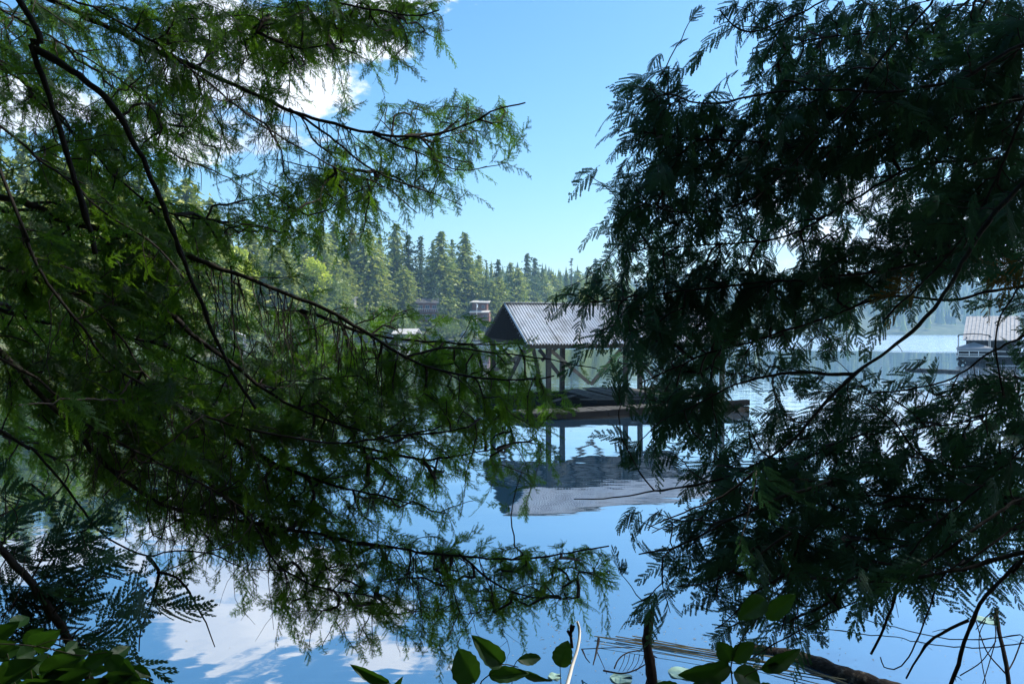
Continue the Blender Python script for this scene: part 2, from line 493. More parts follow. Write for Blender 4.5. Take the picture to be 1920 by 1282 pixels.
def proto(kind, seed):
    hh = 26.0
    if kind == 'fir':
        c = conifer_chunks(hh, 5.3, seed, 42, 14, .35, .04, .55, .3, .85, (.25, .9)); m = M_FIR
    elif kind == 'spire':
        c = conifer_chunks(hh, 3.9, seed, 44, 12, .4, .04, .62, .5, .7, (.15, .7)); m = M_FIR
    elif kind == 'full':
        c = conifer_chunks(hh, 6.0, seed, 40, 15, .3, .03, .42, .25, .9, (.4, 1)); m = M_FIR
    elif kind == 'ragged':
        c = conifer_chunks(hh, 4.2, seed, 34, 10, .6, .2, .55, .3, .75, (.0, .6), 1, .1); m = M_PINE
    elif kind == 'pine':
        c = conifer_chunks(hh, 4.2, seed, 26, 9, .7, .38, .5, .12, .85, (.1, .6), 1, .25); m = M_PINE
    elif kind == 'sparse':
        c = conifer_chunks(hh, 2.0, seed, 30, 6, .6, .2, .8, .3, .5, (.0, .5), 0, .15); m = M_PINE
    elif kind == 'alder':
        c = blob_chunks(16.0, 4.2, seed, 2600, .55); m = M_ALDER
    elif kind == 'yellow':
        c = blob_chunks(16.0, 3.4, seed, 2600, .5); m = M_DECI
    elif kind == 'bush':
        c = blob_chunks(4.0, 2.2, seed, 900, .32, .0); m = M_ALDER
    h = {'alder': 15.0, 'yellow': 15.0, 'bush': 3.0}.get(kind, hh)
    tr = .36 if kind not in ('alder', 'yellow', 'bush', 'sparse') else .18
    PROTO.setdefault(kind, []).append((make_mesh(kind + '_crown', c, m, False, 'tone'), make_mesh(kind + '_trunk', [trunk_chunk(h, tr, seed)], M_FTRUNK), {'alder': 17.0, 'yellow': 17.0, 'bush': 4.0}.get(kind, hh)))


for k, n in (('fir', 3), ('spire', 2), ('full', 2), ('ragged', 2), ('pine', 2), ('sparse', 1), ('alder', 2), ('yellow', 1), ('bush', 2)):
    for s in range(n): proto(k, 100 + s * 7 + len(k))

KNAME = {'fir': 'fir_tree', 'spire': 'fir_tree', 'full': 'fir_tree', 'ragged': 'pine_tree', 'pine': 'pine_tree', 'sparse': 'pine_tree', 'alder': 'alder_tree', 'yellow': 'maple_tree', 'bush': 'shrub'}
KDESC = {'fir': 'tall hazy green fir with drooping branches', 'spire': 'narrow dark pointed fir', 'full': 'broad sunlit yellow-green fir', 'ragged': 'ragged uneven conifer with gaps in its crown',
         'pine': 'flat-topped open pine on a bare trunk', 'sparse': 'thin sparse pole conifer', 'alder': 'light green rounded alder', 'yellow': 'bright yellow leafy tree', 'bush': 'low rounded green shrub'}
NT = [0]
def shore_tree(kind, px, py_top, off, hmin=5, where=None, label=None, squash=1.0):
    Y = shore_d(px) + off
    z0 = gheight(px, off) if off > 0 else .3
    X = (px - 960) / F * Y
    if off > 3: z0 += fbm(X, Y, .03) * min(6, off * .05) + fbm(X, Y, .004) * min(30, off * .08)
    z0 -= .3
    top = at(px, py_top, Y)[2]
    h = max(hmin, top - z0)
    crown, trunk, hh = random.choice(PROTO[kind])
    s = h / hh
    w = s * random.uniform(1.1, 1.5) * squash
    w = max(w, .75) if kind not in ('bush', 'alder', 'yellow') else w
    if where is None:
        where = ('on the far shore behind the hemlock boughs' if px < 560 else
                 'on the far shore above the pale cabin' if px < 700 else
                 'on the far shore by the timber house' if px < 860 else
                 'on the far shore by the brown two-storey cabin' if px < 960 else
                 'on the distant point above the shed roof' if px < 1200 else 'on the far right shore behind the cedar')
    e = empty(KNAME[kind], (X, Y, z0), random.uniform(0, 6.28), label or ' '.join((KDESC[kind] + ' ' + where).split()[:16]),
              'shrub' if kind == 'bush' else 'tree', 'trees along the far shore' if kind != 'bush' else 'shrubs along the far shore')
    e.scale = (w, w, s)
    link('trunk', trunk, e); link('crown', crown, e)
    NT[0] += 1
    return e


sky_line = [('fir', -160, 205, 30), ('full', -90, 215, 34), ('fir', -20, 240, 26), ('spire', 45, 235, 30), ('fir', 100, 262, 28), ('full', 160, 270, 34), ('fir', 215, 292, 24), ('spire', 262, 300, 30),
            ('fir', 305, 315, 26), ('full', 352, 330, 32), ('fir', 398, 372, 24), ('spire', 430, 398, 34), ('full', 470, 415, 24), ('fir', 505, 425, 34), ('spire', 535, 408, 26), ('fir', 565, 418, 30),
            ('full', 600, 422, 24), ('fir', 628, 415, 36), ('fir', 660, 418, 30), ('full', 690, 425, 24), ('spire', 712, 438, 32), ('fir', 742, 418, 34), ('ragged', 766, 440, 26),
            ('ragged', 790, 440, 22), ('spire', 812, 452, 30), ('fir', 827, 434, 24), ('spire', 848, 448, 34), ('fir', 872, 436, 24), ('fir', 898, 478, 30), ('sparse', 912, 486, 20),
            ('pine', 935, 486, 12), ('fir', 958, 492, 22), ('pine', 988, 474, 16), ('full', 972, 500, 10), ('ragged', 1002, 482, 24), ('fir', 1018, 505, 16), ('full', 1034, 508, 24), ('spire', 1050, 510, 12), ('sparse', 1071, 482, 16),
            ('fir', 1062, 512, 26), ('full', 1084, 506, 14), ('fir', 1102, 500, 20), ('ragged', 1116, 484, 12), ('fir', 1132, 500, 18), ('spire', 1150, 505, 14), ('fir', 1168, 510, 30)]
for k, x, y, o_ in sky_line: shore_tree(k, x, y, o_)
# lower front ranks
for i in range(120):
    x = random.uniform(-150, 925) if i < 104 else random.uniform(925, 1180)
    yb = np.interp(x, [-150, 300, 450, 700, 930, 1180], [330, 400, 470, 500, 540, 545])
    k = random.choice(['fir', 'fir', 'full', 'full', 'full', 'ragged', 'alder', 'alder'])
    if k == 'alder': yb += 45
    o_ = random.uniform(5, 24)
    if 875 < x < 920 or 640 < x < 672 or 780 < x < 815: o_ = random.uniform(22, 34)
    shore_tree(k, x, yb + random.uniform(-25, 35), o_)
shore_tree('yellow', 588, 478, 8, label='bright yellow leafy tree standing out among the green firs')
shore_tree('yellow', 452, 455, 12, label='smaller yellow-green leafy tree left of the bright yellow one', squash=.7)
shore_tree('alder', 612, 505, 6)
for x, y in ((700, 588), (735, 585), (765, 590), (835, 602), (822, 600), (868, 598), (850, 600), (680, 592), (645, 590), (935, 602), (520, 585), (560, 590), (470, 580)):
    shore_tree('bush', x, y, random.uniform(2, 5), 2)

# far wood on the hills: nobody could count it
g = np.random.default_rng(5)
tris, tn = [], []
for i in range(6000):
    p = g.uniform(-500, 2300); o_ = g.uniform(2, 1) if i < 0 else (g.random() ** .8) * 560 + 1
    if p < 1160: o_ = max(o_, 190)
    Y = shore_d(p) + o_; X = (p - 960) / F * Y
    z = gheight(p, o_) + fbm(X, Y, .03) * min(6, o_ * .05) + fbm(X, Y, .004) * min(30, o_ * .08)
    h = g.uniform(12, 24); r = h * g.uniform(.14, .2); t0 = g.uniform(0, 1)
    for lv in range(3):
        zb = z + h * (.08 + .26 * lv); zt = z + h * (.62 + .19 * lv); rr = r * (1 - .27 * lv)
        a0 = g.uniform(0, 6)
        ring = [np.array([X + cos(a0 + a) * rr * g.uniform(.7, 1.2), Y + sin(a0 + a) * rr, zb + g.uniform(-1, 1)]) for a in np.linspace(0, 2 * pi, 6)[:-1]]
        tp = np.array([X, Y, zt])
        for q in range(5):
            tris.append([ring[q], ring[(q + 1) % 5], tp]); tn += [t0] * 3
T = np.array(tris).reshape(-1, 3)
tag(link('far_woodland', make_mesh('far_woodland', [(T, np.arange(len(T)).reshape(-1, 3), np.array(tn))], M_FIR, False, 'tone')), 'hazy blue wooded hills beyond the lake', 'woodland', kind='stuff')

# ------------------------------------------------------------------ boathouse
M_WOOD = rough_mat('weathered_timber', (.018, .019, .018), (.058, .057, .052), 9, .85, .5, (1, 1, 1))
M_WOODL = rough_mat('brace_timber', (.07, .06, .048), (.16, .14, .11), 9, .85, .5)
M_DECK = rough_mat('grey_deck_boards', (.025, .026, .025), (.10, .098, .09), 5, .85, .5)
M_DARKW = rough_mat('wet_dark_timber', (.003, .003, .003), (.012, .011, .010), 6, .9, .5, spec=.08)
M_TIN = rough_mat('galvanised_roofing', (.22, .21, .20), (.56, .57, .58), 1.1, .5, .12, (1, .5, 1), spec=.5, metallic=.3, c3=(.34, .31, .27), detail=10)

BA = math.atan2(.32, .95)
bh = empty('boathouse', (0.41, 23.0, 0), BA, 'open weathered boathouse with a corrugated metal roof floating on the lake', 'boathouse')
bh.rotation_euler = (radians(1.6), 0, BA)


def rec(parent, name, chunks, m, smooth=False):
    return link(name, make_mesh(name, chunks, m, smooth), parent)


LEN, DEP, RV, ZE, ZR = 7.9, 4.7, 2.25, 2.24, 3.48
# corrugated roof slopes
nu = int(LEN / .1 * 6)
us = np.linspace(-.02, LEN, nu); zz = .027 * np.sin(us / .1 * 2 * pi)
for (v0, z0, v1, z1, nm) in ((-.12, ZE - .06, RV, ZR, 'roof_slope'), (DEP + .12, ZE - .06, RV, ZR, 'roof_slope')):
    rows = []
    for t in np.linspace(0, 1, 4):
        v = v0 + (v1 - v0) * t; z = z0 + (z1 - z0) * t + .04
        e = .008 * np.sin(us * 2.1 + t * 5)
        rows.append(np.stack([us + .01 * t, np.full(nu, v), z + zz + e], 1))
    V = np.concatenate(rows); I = np.arange(3)[:, None] * nu + np.arange(nu - 1)[None, :]
    Fq = np.stack([I, I + 1, I + 1 + nu, I + nu], -1).reshape(-1, 4)
    rec(bh, nm, [(V, Fq)], M_TIN, True)
rec(bh, 'ridge_cap', [bar((-.03, RV - .07, ZR + .045), (LEN + .02, RV - .07, ZR + .045), .17, .02), bar((-.03, RV + .1, ZR + .03), (LEN + .02, RV + .1, ZR + .03), .17, .02)], M_TIN)
for v in (.05, DEP - .05):
    rec(bh, 'eave_beam', [bar((.0, v, ZE - .08), (LEN - .05, v, ZE - .08), .10, .17)], M_WOOD)
gf = []
for u in (.06, LEN - .12):
    gf += [bar((u, -.10, ZE - .10), (u, RV, ZR - .06), .06, .15), bar((u, DEP + .1, ZE - .10), (u, RV + .003, ZR - .065), .057, .15), bar((u + .07, .1, ZE - .03), (u + .07, DEP - .1, ZE - .03), .05, .13)]
for u in np.linspace(1.1, LEN - 1.1, 6):
    gf += [bar((u, 0, ZE - .0), (u, RV, ZR - .07), .045, .09), bar((u, DEP, ZE), (u, RV + .005, ZR - .075), .045, .09), bar((u, .12, ZE), (u, DEP - .12, ZE), .045, .10)]
rec(bh, 'rafters', gf, M_WOOD)
# left gable boards
gb = []
for j, v in enumerate(np.arange(.25, DEP - .2, .16)):
    zt = ZE + (ZR - ZE) * (1 - abs(v - RV) / RV) - .12
    if zt > ZE + .08: gb.append(box(.0, v, (ZE + .04 + zt) / 2, .018, .150, zt - ZE - .04))
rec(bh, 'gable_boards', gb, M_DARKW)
PU = [.82, 3.5, 7.15]
for u in PU:
    rec(bh, 'post', [bar((u, .12, -.3), (u - .03, .12, ZE - .17), .125, .14)], M_WOOD)
for u in (.35, 3.1, 6.4):
    rec(bh, 'post', [bar((u, DEP - .15, -.3), (u, DEP - .15, ZE - .17), .16, .16)], M_WOOD)
for a, b, m in (((.05, .2, ZE - .1), (-.55, .3, .9), None), ((.30, .24, ZE - .17), (-.42, DEP * .4, 1.28), 1), ((.35, .3, ZE - .17), (.62, .35, .95), None),
                ((.88, .22, ZE - .2), (2.25, .22, .95), 1), ((.55, .30, ZE - .2), (1.4, .30, 1.05), None), ((3.38, .24, ZE - .2), (2.30, .24, .90), 1), ((3.6, .24, ZE - .2), (4.7, .24, 1.0), None), ((7.0, .24, ZE - .2), (5.9, .24, 1.0), None),
                ((3.0, DEP - .3, ZE - .2), (2.2, DEP - .3, 1.4), None), ((.45, DEP - .3, ZE - .2), (1.2, DEP - .3, 1.3), None)):
    rec(bh, 'brace', [bar(a, b, .055, .11)], M_WOODL if m else M_WOOD)
# float and decks
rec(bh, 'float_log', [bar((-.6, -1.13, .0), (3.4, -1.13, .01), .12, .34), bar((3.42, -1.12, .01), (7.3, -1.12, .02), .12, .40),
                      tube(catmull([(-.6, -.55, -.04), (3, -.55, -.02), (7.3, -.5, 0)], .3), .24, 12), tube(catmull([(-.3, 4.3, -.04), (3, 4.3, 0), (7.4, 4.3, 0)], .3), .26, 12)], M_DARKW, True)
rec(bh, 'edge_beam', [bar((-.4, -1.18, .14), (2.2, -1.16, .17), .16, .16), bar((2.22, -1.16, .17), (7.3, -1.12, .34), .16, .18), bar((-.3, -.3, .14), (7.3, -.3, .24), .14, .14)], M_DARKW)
pl = []
for i, u in enumerate(np.arange(-.35, 7.3, .155)):
    if i in (9, 10, 23, 38): continue
    z = .235 + .012 * max(0, u - 1.5) + random.uniform(-.006, .006)
    pl.append(box(u, -.72 + random.uniform(-.03, .03), z, .135, .86, .03))
rec(bh, 'walkway_boards', pl, M_DECK)
rec(bh, 'deck_frame', [bar((3.0, 1.3, .22), (7.35, 1.25, .25), .12, .12), bar((3.0, 4.2, .22), (7.35, 4.2, .22), .12, .12), bar((3.05, 1.37, .21), (3.05, 4.1, .21), .1, .12), bar((7.25, 1.37, .23), (7.25, 4.1, .23), .1, .12)], M_DARKW)
pl = []
for i, u in enumerate(np.arange(3.05, 7.35, .17)):
    if i in (4, 17, 18): continue
    pl.append(box(u, 2.75 + random.uniform(-.12, .08), random.uniform(.315, .345) + .02 * math.sin(u * 1.7), .15, 3.1, .035, random.uniform(-.02, .02)))
rec(bh, 'deck_boards', pl, M_DECK)
for a in (((2.3, 1.0, .33), (4.6, .9, .30)), ((3.6, 1.5, .39), (5.2, 1.75, .41)), ((1.0, .9, .26), (2.6, 2.2, .34))):
    rec(bh, 'loose_board', [bar(a[0], a[1], .16, .03)], M_DECK)

# ------------------------------------------------------------------ cabins and boats of the far shore
M_BROWN = rough_mat('brown_siding', (.10, .045, .032), (.19, .09, .065), 2, .8, .2)
M_PALER = rough_mat('pale_metal_roof', (.38, .37, .35), (.55, .53, .50), .8, .55, .1)
M_CREAM = rough_mat('cream_siding', (.45, .40, .30), (.62, .56, .44), 1, .8, .1)
M_DROOF = rough_mat('dark_shingle_roof', (.05, .05, .055), (.10, .10, .10), 2, .85, .3)
M_GREY = rough_mat('grey_siding', (.18, .19, .20), (.30, .31, .32), 2, .8, .2)
M_WSH = rough_mat('weathered_white_roof', (.32, .31, .30), (.52, .50, .48), 3, .7, .1)
M_WHITE = rough_mat('white_paint', (.62, .62, .60), (.75, .75, .73), 2, .5, .05)
M_BLUEG = rough_mat('blue_grey_tarp', (.10, .14, .18), (.17, .22, .27), 2, .6, .2)
m_glass, nt, out = new_mat('window_glass')
b = N(nt, 'ShaderNodeBsdfPrincipled', in_Roughness=.08); b.inputs['Base Color'].default_value = (.04, .06, .08, 1)
nt.links.new(b.outputs[0], out.inputs[0])


def window(parent, x, y, z, w, h, horiz=True):
    f = rec(parent, 'window', [box(x, y, z + h / 2, w + .16, .08, .08), box(x, y, z - h / 2, w + .16, .08, .08), box(x - w / 2 - .04, y, z, .08, .08, h - .08), box(x + w / 2 + .04, y, z, .08, .08, h - .08), box(x, y, z, .05, .06, h - .08)], M_GREY)
    rec(f, 'pane', [box(x, y + .02, z, w, .02, h - .08)], m_glass)


def cab_at(px, py, off):
    Y = shore_d(px) + off
    return at(px, py, Y)


# brown two-storey cabin
p = cab_at(900, 604, 9)
cb = empty('cabin', p, -.15, 'brown two-storey cabin with a pale roof above the far shore', 'cabin', 'cabins on the far shore')
rec(cb, 'wall', [box(0, 2, 1.45, 5.4, 4, 2.9), box(-.25, 2.2, 4.3, 4.4, 3.6, 2.8)], M_BROWN)
rec(cb, 'roof', [(np.array([(-3.0, -.6, 5.75), (2.9, -.6, 5.6), (2.5, 4.6, 6.5), (-2.4, 4.6, 6.6), (-3.0, -.6, 5.9), (2.9, -.6, 5.75), (2.5, 4.6, 6.65), (-2.4, 4.6, 6.75)]), BOXF)], M_PALER)
rec(cb, 'porch_roof', [(np.array([(-2.9, -1.7, 2.72), (2.9, -1.7, 2.72), (2.9, .35, 3.35), (-2.9, .35, 3.35), (-2.9, -1.7, 2.85), (2.9, -1.7, 2.85), (2.9, .35, 3.48), (-2.9, .35, 3.48)]), BOXF)], M_PALER)
rec(cb, 'porch_post', [bar((-2.6, -1.5, 0), (-2.6, -1.5, 2.7), .16, .16)], M_BROWN)
for x in (-.9, .9, 2.6): rec(cb, 'porch_post', [bar((x, -1.5, 0), (x, -1.5, 2.7), .16, .16)], M_BROWN)
rec(cb, 'porch_rail', [bar((-2.6, -1.5, .95), (2.6, -1.5, .95), .08, .08)] + [bar((x, -1.5, .05), (x, -1.5, .92), .04, .04) for x in np.arange(-2.4, 2.5, .3)], M_GREY)
for x in (-1.6, 1.6): window(cb, x, -.05, 1.6, .9, 1.0)
window(cb, .9, .35, 4.5, .7, .8)
# pale little cabin
p = cab_at(655, 576, 20)
cb = empty('cabin', p, .35, 'small cream cabin with a flat dark-edged roof among the firs', 'cabin', 'cabins on the far shore')
rec(cb, 'wall', [box(0, 1.6, 1.2, 3.6, 3.2, 2.4)], M_CREAM)
rec(cb, 'annex', [box(-2.5, 1.8, .95, 1.38, 2.6, 1.9)], M_BROWN)
rec(cb, 'roof', [box(-.1, 1.5, 2.55, 4.6, 4.2, .22)], M_PALER)
rec(cb, 'terrace', [box(-1, -1.3, -.15, 6, 2.4, .2)], M_PALER)
window(cb, .5, -.04, 1.35, 1.1, 1.2)
# timber house
p = cab_at(800, 603, 10)
cb = empty('house', p, .1, 'stepped brown timber house with decks half hidden by trees', 'house', 'cabins on the far shore')
rec(cb, 'wall', [box(.2, 2.5, 1.3, 6.2, 4, 2.6), box(.2, 3.4, 3.9, 5.0, 3.4, 2.6)], M_BROWN)
rec(cb, 'roof', [(np.array([(-3.1, 1.0, 5.1), (3.4, 1.0, 5.1), (3.4, 3.5, 6.5), (-3.1, 3.5, 6.5), (-3.1, 1.0, 5.22), (3.4, 1.0, 5.22), (3.4, 3.5, 6.62), (-3.1, 3.5, 6.62)]), BOXF),
                (np.array([(-3.1, 3.52, 6.5), (3.4, 3.52, 6.5), (3.4, 6.0, 5.1), (-3.1, 6.0, 5.1), (-3.1, 3.52, 6.62), (3.4, 3.52, 6.62), (3.4, 6.0, 5.22), (-3.1, 6.0, 5.22)]), BOXF)], M_DROOF)
rec(cb, 'deck', [box(.2, -.2, 2.66, 6.6, 1.4, .14), box(-1.5, -2.2, .9, 4.2, 2.2, .14)], M_DECK)
rec(cb, 'deck_rail', [bar((-3.0, -.85, 3.6), (3.4, -.85, 3.6), .08, .08), bar((-3.5, -3.2, 1.8), (.5, -3.2, 1.8), .08, .08)] + [bar((x, -.85, 2.74), (x, -.85, 3.58), .06, .06) for x in np.arange(-3, 3.5, .6)], M_PALER)
for x in (-1.7, .2, 2.1): window(cb, x, .46, 1.4, 1.1, 1.2); window(cb, x, 1.66, 4.0, 1.0, 1.1)
# house behind the left boughs
p = cab_at(408, 578, 12)
cb = empty('house', p, .3, 'brown house with a pale green roof behind the hemlock boughs', 'house', 'cabins on the far shore')
rec(cb, 'wall', [box(0, 2.5, 1.5, 6.5, 5, 3.0)], M_BROWN)
rec(cb, 'roof', [(np.array([(-3.8, -.6, 2.95), (3.8, -.6, 2.95), (3.8, 2.5, 4.9), (-3.8, 2.5, 4.9), (-3.8, -.6, 3.1), (3.8, -.6, 3.1), (3.8, 2.5, 5.05), (-3.8, 2.5, 5.05)]), BOXF),
                (np.array([(-3.8, 2.52, 4.9), (3.8, 2.52, 4.9), (3.8, 5.6, 2.95), (-3.8, 5.6, 2.95), (-3.8, 2.52, 5.05), (3.8, 2.52, 5.05), (3.8, 5.6, 3.1), (-3.8, 5.6, 3.1)]), BOXF)], M_PALER)
for x in (-2, 0, 2): window(cb, x, -.04, 1.6, 1.1, 1.2)


def float_shed(px, w, d, z, h, m, label, rz=0.0, arch=False, zw=None):
    Y = shore_d(px) - d / 2 - 1.5
    p = at(px, 600, Y); p[2] = 0
    e = empty('boat_shelter', p, rz, label, 'boathouse', 'boat shelters on the far shore')
    if arch:
        prof = [(-w / 2, z), (-w / 2 * .86, z + h * .55), (-w / 4, z + h * .92), (0, z + h), (w / 4, z + h * .92), (w / 2 * .86, z + h * .55), (w / 2, z)]
    else:
        prof = [(-w / 2, z), (0, z + h), (w / 2, z)]
    V = [(x, y, zz_) for y in (-d / 2, d / 2) for x, zz_ in prof] + [(x, y, zz_ - .08) for y in (-d / 2, d / 2) for x, zz_ in prof]
    n = len(prof); V = np.array(V)
    Fq = [[i, i + 1, n + i + 1, n + i] for i in range(n - 1)] + [[2 * n + i, 3 * n + i, 3 * n + i + 1, 2 * n + i + 1] for i in range(n - 1)] + [[i, 2 * n + i, 2 * n + i + 1, i + 1] for i in range(n - 1)]
    rec(e, 'roof', [(V, np.array(Fq))], m)
    for sx_ in (-1, 1):
        for sy in (-1, 1):
            rec(e, 'post', [bar((sx_ * (w / 2 - .2), sy * (d / 2 - .3), .1), (sx_ * (w / 2 - .2), sy * (d / 2 - .3), z + .02), .14, .14)], M_GREY)
    rec(e, 'float_deck', [box(0, 0, .22, w + .5, d + .4, .3)], M_DECK)
    return e


float_shed(763, 7.0, 6, 2.1, 1.3, M_PALER, 'pale roofed boat shelter at the waterline left of the timber house', 1.45)
float_shed(905, 5.0, 6, 1.9, 1.25, M_GREY, 'grey arched boat shelter below the brown two-storey cabin', .1, True)
float_shed(880, 4.4, 5, 1.7, 1.2, M_BLUEG, 'blue-grey arched boat shelter left of the grey arched one', .2, True)
float_shed(430, 5.5, 6, 1.9, 1.2, M_PALER, 'pale boat shelter seen through the hemlock twigs', .3)
# shoreline docks
for px, w, lab in ((822, 9, 'low grey dock in front of the timber house'), (700, 8, 'low dock at the waterline below the firs'), (560, 10, 'long low dock seen through the hemlock twigs')):
    Y = shore_d(px) - 2.5; p = at(px, 600, Y); p[2] = 0
    e = empty('dock', p, .1, lab, 'dock', 'docks on the far shore')
    rec(e, 'deck_boards', [box(0, 0, .42, w, 2.2, .10)], M_DECK)
    rec(e, 'float', [box(0, 0, .18, w - .4, 1.9, .36)], M_DARKW)
# flagpole
p = cab_at(894, 604, 5.5)
e = empty('flagpole', p, 0, 'white flagpole in front of the brown cabin', 'flagpole')
rec(e, 'pole', [tube([(0, 0, -.5), (0, 0, 5.4)], .06, 8)], M_WHITE)
rec(e, 'flag', [(np.array([(.08, 0, 5.2), (.35, .05, 5.0), (.3, .1, 4.2), (.08, 0, 4.3), (.08, .02, 5.2), (.35, .07, 5.0), (.3, .12, 4.2), (.08, .02, 4.3)]), BOXF)], M_WHITE)

# ------------------------------------------------------------------ right: white-roofed boathouse, pontoon boat, log
p = at(1862, 640, 78); p[2] = 0
e = empty('boathouse', p, -.60, 'dark boathouse with a large white metal roof behind the pontoon boat', 'boathouse')
rs = []
for k in range(14):
    x = -2.45 + k * .35
    rs.append(bar((x, -2.4, 1.72), (x + (.2 if x < 0 else -.05) * .5, 2.0, 4.25), .30, .05))
    rs.append(bar((x + .175, -2.4, 1.76), (x + .175 + (.2 if x < 0 else -.05) * .5, 2.0, 4.29), .05, .07))
rec(e, 'roof', rs, M_WSH)
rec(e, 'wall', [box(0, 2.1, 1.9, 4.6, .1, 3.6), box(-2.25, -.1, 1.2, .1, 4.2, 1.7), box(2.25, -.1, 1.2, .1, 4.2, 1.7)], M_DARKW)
for x in (-2.2, -1.1, -.6, 2.2): rec(e, 'post', [bar((x, -2.1, .2), (x, -2.1, 1.85), .16, .16)], M_DARKW)
rec(e, 'deck', [box(0, -.2, .25, 6.2, 5.6, .25)], M_DARKW)

p = at(1826, 678, 64); p[2] = 0
pb = empty('pontoon_boat', p, -.50, 'dark covered pontoon boat under a raised bimini canopy', 'boat')
cv = []
prof = [(-1.2, 2.22), (-1.1, 2.36), (-.5, 2.44), (0, 2.46), (.5, 2.43), (1.08, 2.33), (1.2, 2.16)]
V = np.array([(x, y, z) for y in (-.8, .8) for x, z in prof] + [(x, y, z - .07) for y in (-.8, .8) for x, z in prof]); n = 7
Fq = [[i, i + 1, n + i + 1, n + i] for i in range(n - 1)] + [[2 * n + i, 3 * n + i, 3 * n + i + 1, 2 * n + i + 1] for i in range(n - 1)] + [[i, 2 * n + i, 2 * n + i + 1, i + 1] for i in range(n - 1)] + [[n + i, n + i + 1, 3 * n + i + 1, 3 * n + i] for i in range(n - 1)]
rec(pb, 'canopy', [(V, np.array(Fq))], M_DARKW, False)
for x in (-1.15, 1.13):
    rec(pb, 'canopy_pole', [tube([(x, -.7, .75), (x, -.72, 2.25)], .028, 6), tube([(x, .7, .75), (x, .72, 2.25)], .028, 6)], M_PALER)
V = np.array([(-1.25, -1.5, 1.25), (1.25, -1.5, 1.25), (1.25, 1.5, 1.25), (-1.25, 1.5, 1.25), (0, 0, 1.72), (-1.25, -1.5, 1.05), (1.25, -1.5, 1.05), (1.25, 1.5, 1.05), (-1.25, 1.5, 1.05)])
rec(pb, 'boat_cover', [(V, np.array([[0, 1, 4], [1, 2, 4], [2, 3, 4], [3, 0, 4]])), (V, np.array([[5, 6, 1, 0], [6, 7, 2, 1], [7, 8, 3, 2], [8, 5, 0, 3]]))], M_GREY)
rl = [bar((-1.22, -1.5, .98), (1.22, -1.5, .98), .05, .05), bar((-1.22, -1.5, .72), (1.22, -1.5, .72), .05, .05)] + [bar((x, -1.5, .58), (x, -1.5, .98), .05, .05) for x in (-1.22, -.42, .25, 1.22)]
rec(pb, 'railing', rl, M_WHITE)
rec(pb, 'hull_panel', [box(0, -1.4, .83, 2.36, .05, .5), box(0, 1.4, .83, 2.36, .05, .5)], M_DARKW)
rec(pb, 'deck', [box(0, 0, .55, 2.6, 3.2, .10)], M_PALER)
for x in (-.88, .75): rec(pb, 'pontoon', [tube([(x, -1.8, .25), (x, -1.5, .22), (x, 1.6, .22)], [.12, .27, .27], 12)], M_DARKW, True)
p = at(1895, 676, 67); p[2] = 0
e = empty('motor_boat', p, -.5, 'low dark motor boat moored right of the pontoon boat', 'boat')
V = []
for x, w_, zt in ((-2.3, .25, .9), (-1.6, .75, .85), (0, 1.0, .78), (2.2, .95, .78)):
    V += [(x, -w_, zt), (x, -w_ * .6, -.1), (x, w_ * .6, -.1), (x, w_, zt)]
V = np.array(V); Fq = [[i * 4 + j, i * 4 + (j + 1) % 4, i * 4 + 4 + (j + 1) % 4, i * 4 + 4 + j] for i in range(3) for j in range(4)] + [[0, 3, 2, 1], [12, 13, 14, 15]]
rec(e, 'hull', [(V, np.array(Fq))], M_DARKW)
rec(e, 'gunwale', [bar((-1.6, -.8, .86), (2.2, -1.0, .80), .06, .06), bar((-1.6, -.85, .42), (2.2, -.92, .40), .05, .07)], M_WHITE)
rec(e, 'windshield', [bar((-.3, -.7, .85), (.2, -.7, 1.35), .04, .04), bar((.2, -.7, 1.35), (1.8, -.75, 1.35), .04, .35)], M_GREY)
a, b = on_water(1698, 694), on_water(1800, 698)
e = rec(None, 'floating_log', [tube(catmull([a, (a + b) / 2 + [0, 0, .03], b], .3) + [0, 0, .04], [.09] + [.10] * (len(catmull([a, (a + b) / 2, b], .3)) - 1), 10)], M_DECK, True)
tag(e, 'short grey log floating on open water left of the pontoon boat', 'log')

# ------------------------------------------------------------------ foreground water items
M_DEBRIS = rough_mat('floating_litter', (.10, .09, .05), (.35, .33, .24), 30, .8, .1)
db = []
for i in range(420):
    f = RNG.random()
    x, y = (RNG.normal(1180, 150), RNG.normal(1205, 26)) if f < .45 else ((RNG.uniform(1000, 1900), RNG.uniform(1110, 1282)) if f < .8 else (RNG.uniform(150, 1900), RNG.uniform(980, 1282)))
    c = on_water(x, min(max(y, 960), 1300)); a = RNG.uniform(0, pi); l = RNG.uniform(.004, .02); w_ = RNG.uniform(.0012, .004)
    d = np.array([cos(a), sin(a), 0]) * l; s_ = np.array([-sin(a), cos(a), 0]) * w_; c = c + [0, 0, .003]
    db.append((np.array([c - d, c + s_, c + d, c - s_ + [0, 0, .002]]), np.array([[0, 3, 2, 1]])))
tag(link('floating_litter', make_mesh('floating_litter', db, M_DEBRIS, False)), 'tiny bits of needle litter and scum floating on the near water', 'litter', kind='stuff')

